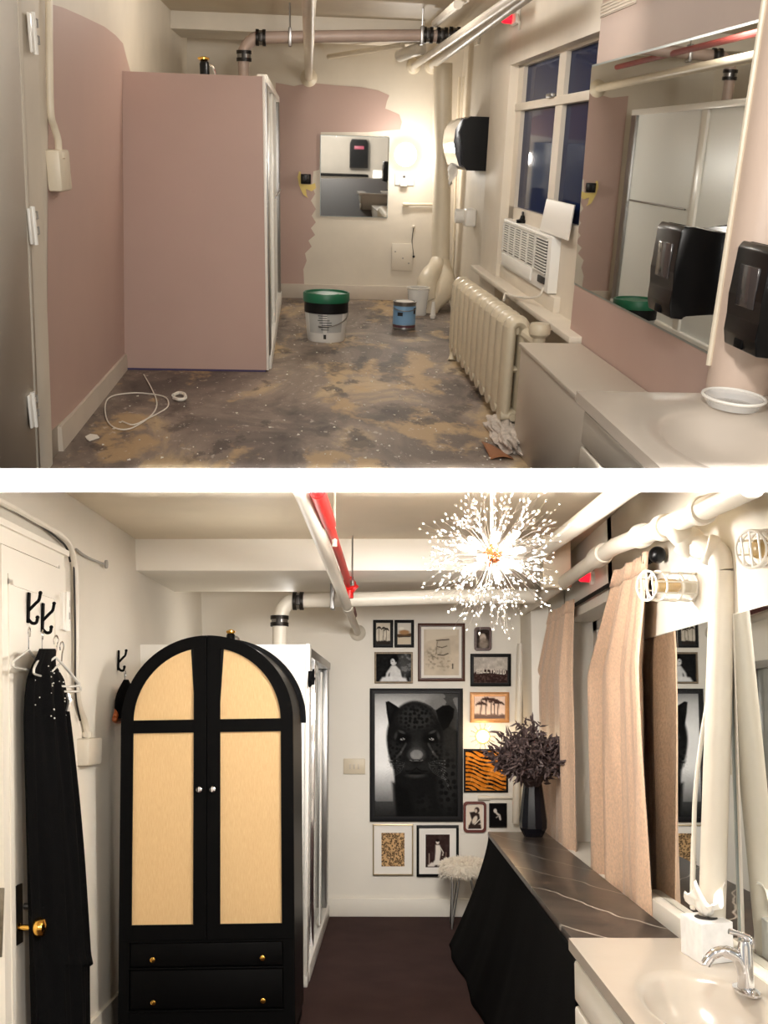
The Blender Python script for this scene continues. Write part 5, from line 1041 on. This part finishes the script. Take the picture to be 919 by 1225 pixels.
# ---- long counter with marble top and black drape
zc = .75; A0, A1, B0, B1 = .636, 1.02, 3.70, 7.06
t = thing('dressing_counter', 'long counter with a dark veined marble top and a black floor length drape', 'counter', (.85, 5.4, 0))
b = MB(); b.box((A0, B0, zc-.03), (A1, B1, zc), .004); b.build('counter_top', M['marble'], t)
def drape(u, v):
    # u along: front edge from near to far, then round the far end; v from top to floor
    L1, L2 = B1-B0-.02, .40; s_ = u*(L1+L2); z = (zc-.03)*(1-v)+.005
    if s_ < L1:
        y = B0+s_; f = s_/L1; fl = (.10+.17*f)*v**1.35*(1-.5*math.exp(-((f-.0)/.12)**2)); fold = .012*math.sin(s_*7)*v+.002*math.sin(s_*19+1)*v
        return V(A0+.004-fl-fold, y+.09*f**6*v, z)
    g = (s_-L1)/L2; an = min(1, g*3)*PI/2; fl = .27*v**1.35; fold = .01*math.sin(s_*13)*v
    base = V(A0+.004+L2*g, B1-.004, z); return base+V(-math.cos(an)*(fl+fold), math.sin(an)*(.20*v**1.35+fold)+.09*v*(1-g), 0)
b = MB(); b.grid(drape, 150, 26); b.build('drape', M['black_cloth'], t, 80, solid=.004)
b = MB(); b.box((A0+.02, B0+.02, .0), (A1-.01, B1-.03, zc-.03)); b.build('base', M['black_matte'], t)
# ---- vase and dried leaves
pv = at(640, 1002, Z=zc); cx, cy = pv.x, pv.y+.06; zt = at(640, 932, Y=cy).z
t = thing('black_vase', 'tall faceted black vase on the far end of the marble counter', 'vase', (cx, cy, zc))
H_ = zt-zc
b = MB(); b.lathe((cx, cy, zc), [(0, 0), (.06, 0), (.088, .06*H_/.4), (.09, .1), (.075, H_*.6), (.056, H_), (.048, H_), (.06, H_*.6), (0, .02)], 12); b.build('vase_body', M['vase'], t, 20)
t = thing('dried_bouquet', 'bushy bouquet of dark dried leaves in the black vase', 'dried flowers', (cx, cy, zt-.1))
rr = random.Random(9); bs = MB(); bl = MB(); cz_ = at(633, 902, Y=cy-.3).z; ccx = at(633, 900, Y=cy-.3).x
for k in range(84):
    z = 1-2*(k+.5)/84; r = (1-z*z)**.5; d = V(r*math.cos(ga*k), r*math.sin(ga*k), z)
    q = V(ccx+d.x*.255*rr.uniform(.75, 1.03), cy-.30+d.y*.17*rr.uniform(.7, 1), cz_+d.z*(.17 if d.z > 0 else .13)*rr.uniform(.8, 1.05)+.03*math.cos(d.x*3)-.0)
    s0 = V(cx+d.x*.02, cy+d.y*.02, zt-.08); mid = s0.lerp(q, .5)+V(0, 0, .05); path = spline([s0, mid, q], 7); bs.tube(path, .0028, 5)
    for j in range(19):
        o = path[min(len(path)-1, 4+int(rr.random()**.7*(len(path)-4)))]+V(rr.gauss(0, .014), rr.gauss(0, .014), rr.gauss(0, .014)); e = ((q-s0).normalized()*.6+V(rr.gauss(0, .65), rr.gauss(0, .65), rr.gauss(0, .65))).normalized(); L = rr.uniform(.045, .085); w_ = rr.uniform(.006, .0105); u = e.orthogonal().normalized(); u = (u*math.cos(k+j)+e.cross(u)*math.sin(k+j)); nn = e.cross(u)*.006
        bl._new([o, o+e*L*.35+u*w_-nn, o+e*L*.7+u*w_*.8, o+e*L, o+e*L*.7-u*w_*.8, o+e*L*.35-u*w_-nn, o+e*L*.5+nn], [(0, 1, 6), (1, 2, 6), (2, 3, 6), (3, 4, 6), (4, 5, 6), (5, 0, 6)])
bs.build('stems', M['leaf'], t); lf = bl.build('leaves', M['leaf'], t, 0); lf['kind'] = 'stuff'
# ---- curtains and rod
XC = 1.068; ZR = 2.17
t = thing('curtain_rod', 'black curtain rod with a ball finial above the window', 'curtain rod', (XC, 5.6, ZR))
pf = at(780, 665, X=XC); b = MB(); b.tube([V(XC+.028, pf.y, pf.z), at(652, 742, X=XC)+V(.028, 0, 0)], .011, 10); b.build('rod', M['black_matte'], t)
b = MB(); b.ball(pf+V(.015, -.03, 0), .035, 3); b.build('finial', M['black'], t)
b = MB(); b.tube([V(XC, pf.y+.1, pf.z), V(XR, pf.y+.1, pf.z)], .01, 8); b.tube([V(XC, pf.y+.1, pf.z-.02), V(XC, pf.y+.1, pf.z+.02)], .02, 8); b.build('bracket', M['black_matte'], t)
far = at(652, 742, X=XC)
def rodz(y): f = (y-pf.y)/(far.y-pf.y); return pf.z+(far.z-pf.z)*f
def curtain(ya, yc, yat, yct, zbot, nf, label, seed):
    t = thing('curtain', label, 'curtain', (XC, (ya+yc)/2, zbot), 'champagne velvet curtains'); rr = random.Random(seed); ph = rr.random()*6
    def fn(u, v):
        w = min(1, v/.3); y = (yat+(yct-yat)*u)*(1-w)+(ya+(yc-ya)*u)*w
        zt_ = rodz(yat+(yct-yat)*u)+.03; z = zt_+(zbot-zt_)*v
        a = PI*nf*(u+.05*math.sin(u*7+ph)+.02*math.sin(v*4+ph)*min(1, v*3)); p = abs(math.sin(a))**.75
        am = (.045+.02*math.sin(3*a*.31+ph))*min(1, .45+v*2)
        return V(XC+.022-am*p-.004*math.sin(u*60+v*3), y+.008*math.sin(2*a), z)
    b = MB(); b.grid(fn, 200, 34); b.build('fabric', M['velvet'], t, 80, solid=.004)
    b = MB(); b.grid(lambda u, v: fn(u, v*.045)+V(-.004, 0, 0), 200, 3); b.build('heading', M['velvet'], t, 80, solid=.008); return t
c2a, c2b = at(776, 900, X=XC).y, at(713, 900, X=XC).y; c2t, c2u = at(776, 690, X=XC).y, at(738, 690, X=XC).y
curtain(c2a, c2b, c2t, c2u, .60, 4.5, 'champagne velvet curtain nearest the big mirror', 1)
c1a, c1b = at(684, 870, X=XC).y, at(640, 870, X=XC).y; c1t, c1u = at(684, 730, X=XC).y, at(655, 730, X=XC).y
curtain(c1a, c1b, c1t, c1u, .6, 4, 'champagne velvet curtain behind the black vase', 2)
# ---- window between the curtains
t = struct('window_1', MB().box((1.3, 5.4, .72), (1.36, 6.75, .78)).box((1.3, 5.4, 2.06), (1.36, 6.75, 2.12)).box((1.3, 6.62, .72), (1.36, 6.75, 2.12)).box((1.3, 5.4, .72), (1.36, 5.5, 2.12)).box((1.29, 6.08, .75), (1.36, 6.16, 2.1)), M['white_wall'], 'pale window between the two curtains of the lower room', 'window')
for y0_, y1_ in ((5.5, 6.08), (6.16, 6.62)): b = MB(); b.box((1.33, y0_, .78), (1.335, y1_, 2.06)); b.build('pane', M['blue_white'], t)
b = MB(); b.box((1.05, 5.3, .70), (1.32, 6.8, .725), .004); b.build('window_sill', M['white_wall'], t)
# ---- mirrors and ledge on the right wall
ma, mb_ = at(770, 900, X=1.118).y, at(852, 900, X=1.118).y
zm0, zm1 = .785, 1.862
t = thing('wall_mirror', 'tall mirror on the right wall reflecting the gallery, left of the stand pipe', 'mirror', (1.12, 4.1, zm0))
b = MB(); b.box((1.115, 3.47, zm0), (1.118, 4.66, zm1)); b.build('mirror_glass', M['mirror'], t)
b = MB(); b.box((1.118, 3.465, zm0-.004), (1.1245, 4.665, zm1+.004)); b.build('backing', M['glass_edge'], t)
t = thing('wall_mirror', 'second mirror at the right edge beyond the stand pipe', 'mirror', (1.12, 3.0, zm0))
b = MB(); b.box((1.115, 2.3, zm0), (1.118, 3.40, zm1)); b.build('mirror_glass', M['mirror'], t)
b = MB(); b.box((1.116, 3.40, zm0-.004), (1.1245, 3.425, zm1+.004), .002); b.box((1.118, 2.3, zm0-.004), (1.1245, 3.41, zm1+.004)); b.build('edge_strip', M['white'], t)
struct('trim_3', MB().box((1.07, 2.4, .62), (XR, 4.63, zm0-.003), .006), M['white_wall'], 'white ledge between the counter and the mirror', 'ledge')
# ---- caged lamps
def cage(base, tip, r, label):
    base, tip = Vector(base), Vector(tip); d = (tip-base).normalized(); u = V(0, 0, 1); w = d.cross(u).normalized(); u = w.cross(d); L = (tip-base).length
    t = thing('caged_lamp', label, 'lamp', base, 'caged wall lamps')
    b = MB(); b.lathe(base, [(0, 0), (r*.95, 0), (r*.95, .012), (r*.5, .03), (r*.42, L*.34), (0, L*.34)], 24, d); b.build('socket', M['pipe_white'], t)
    b = MB(); b.lathe(base, [(r*.36, L*.33), (r*.5, L*.42), (r*.52, L*.7), (r*.35, L*.82), (0, L*.86)], 20, d); b.build('glass', M['amber'], t)
    b = MB()
    for f in (.12, .42, .78, 1.0): b.tube([base+d*L*f+(u*math.cos(2*PI*k/28)+w*math.sin(2*PI*k/28))*r for k in range(28)], .0042, 6, closed=True)
    for k in range(8): an = 2*PI*k/8+.2; e = u*math.cos(an)+w*math.sin(an); b.tube([base+d*L*.02+e*r, tip+e*r], .0032, 6)
    for k in range(3): e = w*(r*(.55*(k-1))); hgt = (r*r-e.length**2)**.5; b.tube([tip+e-u*hgt, tip+e+u*hgt], .0032, 6)
    b.build('wire_cage', M['white'], t); return t
cb = at(829, 702, X=1.12); ct = at(776, 700, Y=cb.y-.12); cage(cb, V(ct.x, cb.y-.1, ct.z), .054, 'white caged lamp on the wall between the curtain and the stand pipe')
cb = at(925, 656, X=1.12); ct = at(897, 657, Y=cb.y-.05); cage(cb, V(ct.x+.004, cb.y-.05, ct.z), .054, 'white caged lamp cut off by the right edge of the lower room')
p_ = at(710, 690, X=XR); t = thing('alarm_light', 'small red glowing alarm light above the curtain rod', 'alarm light', p_)
b = MB(); b.lathe(p_, [(.045, 0), (.045, .02), (.03, .024)], 16, (-1, 0, 0)); b.build('housing', M['white'], t)
b = MB(); b.lathe(p_+V(-.02, 0, 0), [(.03, 0), (.028, .05), (.018, .065), (0, .07)], 16, (-1, 0, 0)); b.build('lens', M['red_light'], t)
# ---- washbasin unit
zv = .775; c0 = at(685, 1128, Z=zv); x0, y1 = c0.x, 3.69; x1, y0 = 1.10, 1.9
t = thing('washbasin_unit', 'white washbasin unit with drawers at the near end of the marble counter', 'washbasin', (.85, 2.8, 0))
bc = at(850, 1203, Z=zv); ex, ey = .165, .36; b = MB(); n = 48; outer = []
for k in range(n):
    an = 2*PI*k/n; c, s_ = math.cos(an), math.sin(an); tx = ((x1-bc.x) if c > 0 else (x0-bc.x))/c if abs(c) > 1e-6 else 1e9; ty = ((y1-bc.y) if s_ > 0 else (y0-bc.y))/s_ if abs(s_) > 1e-6 else 1e9; q = min(tx, ty); outer.append(V(bc.x+c*q, bc.y+s_*q, zv))
for cxn, cyn in ((x0, y0), (x0, y1), (x1, y0), (x1, y1)): j = min(range(n), key=lambda i: (outer[i]-V(cxn, cyn, zv)).length); outer[j] = V(cxn, cyn, zv)
def ell2(k, s_, z): an = 2*PI*k/n; return V(bc.x+ex*s_*math.cos(an), bc.y+ey*s_*math.sin(an), z)
rings = [[q-V(0, 0, .04) for q in outer], outer]+[[ell2(k, s_, z) for k in range(n)] for s_, z in ((1.1, zv), (1.02, zv-.004), (.94, zv-.018), (.84, zv-.06), (.6, zv-.11), (.25, zv-.13), (.07, zv-.134))]
VV = [[b.bm.verts.new(q) for q in r] for r in rings]
for r_, c_ in zip(VV, VV[1:]):
    for i in range(n): b.bm.faces.new((r_[i], r_[(i+1) % n], c_[(i+1) % n], c_[i]))
b.bm.faces.new(VV[-1]); b.build('basin_top', M['basin_cream'], t, 40)
b = MB()
for lo_, hi_ in (((x0+.035, y0, 0), (x0+.055, y1-.02, zv-.041)), ((x1-.02, y0, 0), (x1, y1-.02, zv-.041)), ((x0+.035, y1-.04, 0), (x1, y1-.02, zv-.041)), ((x0+.035, y0, 0), (x1, y0+.02, zv-.041))): b.box(lo_, hi_)
b.build('carcass', M['white_matte'], t)
for za, zc_ in ((.575, .71), (.40, .56), (.1, .385)):
    b = MB(); b.box((x0+.012, y0+.05, za), (x0+.034, y1-.03, zc_), .01); df = b.build('drawer_front', M['white_matte'], t)
b = MB(); b.lathe(V(bc.x, bc.y, zv-.133), [(0, .004), (.02, .004), (.024, 0)], 16); b.build('drain', M['chrome'], t)
# faucet
fb = at(893, 1186, Z=zv); t = thing('basin_faucet', 'chrome single lever faucet behind the washbasin', 'faucet', fb)
yf = fb.y
b = MB(); b.lathe(fb, [(0, 0), (.034, 0), (.034, .006), (.024, .012), (0, .012)], 28, sx=.9, sy=2.2); b.build('base_plate', M['chrome'], t)
pt_ = at(890, 1146, Y=yf); b = MB(); b.lathe(fb, [(.024, .01), (.021, .05), (.02, pt_.z-zv+.03), (.016, pt_.z-zv+.045), (0, pt_.z-zv+.05)], 20); b.build('body', M['chrome'], t)
b = MB(); b.tube(spline([V(fb.x, yf, zv+.035), at(884, 1147, Y=yf-.0), at(866, 1138, Y=yf), at(852, 1143, Y=yf), at(844, 1154, Y=yf)], 6), [.019]*6+[.017]*6+[.015]*6+[.014]*7, 14); b.build('spout', M['chrome'], t, 60)
b = MB(); b.tube(spline([V(fb.x, yf, pt_.z+.03), at(897, 1124, Y=yf), at(884, 1117, Y=yf), at(872, 1114, Y=yf)], 6), [.016, .016, .015, .014, .013, .012, .011, .01, .009, .0085, .008, .0075, .007, .007, .007, .0075, .008, .008, .008], 12); b.build('lever', M['chrome'], t, 60)
# tissue box
q0_, q1_, q2_ = at(815, 1139, Z=zv), at(840.5, 1155, Z=zv), at(878.5, 1151, Z=zv); q3_ = q0_+q2_-q1_
ht = at(841, 1106, Y=q1_.y).z-zv; t = thing('tissue_box', 'square pale tissue box with a tissue pulled up on the washbasin top', 'tissue box', (q0_+q2_)/2)
b = MB(); b.hexa([q0_, q1_, q2_, q3_]+[q+V(0, 0, ht) for q in (q0_, q1_, q2_, q3_)]); bmesh.ops.bevel(b.bm, geom=b.bm.edges[:], offset=.002, segments=1, affect='EDGES'); b.build('carton', M['tissue_box'], t)
cc = (q0_+q2_)/2+V(0, 0, ht); b = MB(); b.lathe(cc, [(0, .001), (.035, .001)], 20, sx=1.0, sy=1.4); b.build('opening', M['grille_dark'], t)
rr = random.Random(6); b = MB()
def tis(u, v):
    an = 2*PI*u; k = 1+.45*math.sin(2*an+.8)+.25*math.sin(5*an+2); r_ = .006+.042*v**.8*(1+.3*math.sin(3*an+1)+.15*math.sin(7*an))
    return cc+V(r_*math.cos(an)*1.0+.012*v*math.sin(9*v+an), r_*math.sin(an)*1.5, .003+.088*k*v*(1.2-.4*v))
b.grid(tis, 40, 10, closed_u=True); b.build('tissue', M['tissue'], t, 60, solid=.0015)
# ================================================================= trim what would stick through the added wedge
def trim():
    for o in list(bpy.data.objects):
        if o.type != 'MESH' or o.name.startswith('divider_wedge'): continue
        up = o['_r'] == 'A'; row = 573 if up else 576
        bpy.context.view_layer.update()
        mw = o.matrix_world
        n = (RB @ Vector((0, 1, (CY-row)/F))).normalized()          # plane through the eye, inside the added wedge
        ds = [(mw @ v.co-EYE).dot(n) for v in o.data.vertices]
        if up and max(ds) <= 0 or (not up and min(ds) >= 0): print('WHOLLY HIDDEN', o.name); continue
        if (up and min(ds) >= 0) or (not up and max(ds) <= 0): continue
        if o.name.startswith('wall_front'): continue
        mi = mw.inverted(); pc_ = mi @ EYE; pn = (mi.to_3x3() @ n).normalized()
        bm = bmesh.new(); bm.from_mesh(o.data); r = bmesh.ops.bisect_plane(bm, geom=bm.verts[:]+bm.edges[:]+bm.faces[:], plane_co=pc_, plane_no=pn, clear_inner=up, clear_outer=not up)
        es = [e for e in r['geom_cut'] if isinstance(e, bmesh.types.BMEdge)]
        try: bmesh.ops.holes_fill(bm, edges=es, sides=0)
        except Exception: pass
        bm.to_mesh(o.data); bm.free()
trim()
for o in bpy.data.objects:
    for k in ('_o', '_r'):
        if k in o: del o[k]
# ================================================================= light
w = bpy.data.worlds.new('world'); SC.world = w; w.use_nodes = True
w.node_tree.nodes['Background'].inputs[0].default_value = (1, .975, .94, 1); w.node_tree.nodes['Background'].inputs[1].default_value = .5
room('A')
WARM = (1, .96, .90)
lamp('vanity_bulb_upper', (.35, 1.3, 2.0), 135, .09, WARM)
lamp('vanity_bulb_upper', (.6, .3, 1.75), 88, .12, WARM)
lamp('wall_lamp_glow', pl+V(0, -.16, 0), 27, .08, WARM)
arealamp('back_fill_upper', (.5, 4.9, 2.3), (.1, 10.5, .7), 20, .8, .3, WARM)  # unseen area fill added to brighten the back half
lamp('shower_fill_upper', (.2, 7.4, 2.3), 40, .1, WARM)  # added point fill for the back wall and above the shower, no fixture
room('B')
WARM = (1, .965, .91)
lamp('chandelier_glow', pc+V(0, 0, 0), 135, .09, WARM)
lamp('vanity_bulb_lower', (-.7, .8, 1.9), 55, .08, WARM)
lamp('left_fill_lower', (-.45, 3.1, 2.0), 14, .1, WARM)  # unseen fill added for the left wall, beam and wardrobe
lamp('alcove_fill_lower', (-.75, 5.35, 2.0), 8, .2, WARM)  # added fill above the wardrobe, lifts the dim left wall
arealamp('alcove_area_fill_lower', (-.8, 7.3, 2.02), (-1.45, 7.1, 2.2), 3.0, .25, .7, WARM)  # unseen area fill added over the shower, aimed at the left wall
lamp('wall_lamp_glow', pl2+V(0, -.1, 0), 1.8, .04, (1, .74, .42))
arealamp('gallery_fill_lower', (.15, 4.7, 2.1), (-.1, 8.1, .75), 12, .6, .25, WARM, 85)  # added fill angled at the gallery wall, no fixture there
m_ = camrow(574.5, 2.0, 460); s_ = camrow(574.5, .02, 460)
arealamp('divider_edge_fill', s_, m_, 8, 2.4, .012, (1, 1, 1), 2)  # unseen slit light added only to whiten the wedge's front edge
SC.view_settings.view_transform = 'Standard'; SC.view_settings.look = 'None'; SC.view_settings.gamma = 1; SC.view_settings.use_curve_mapping = False
SC.view_settings.exposure = 0
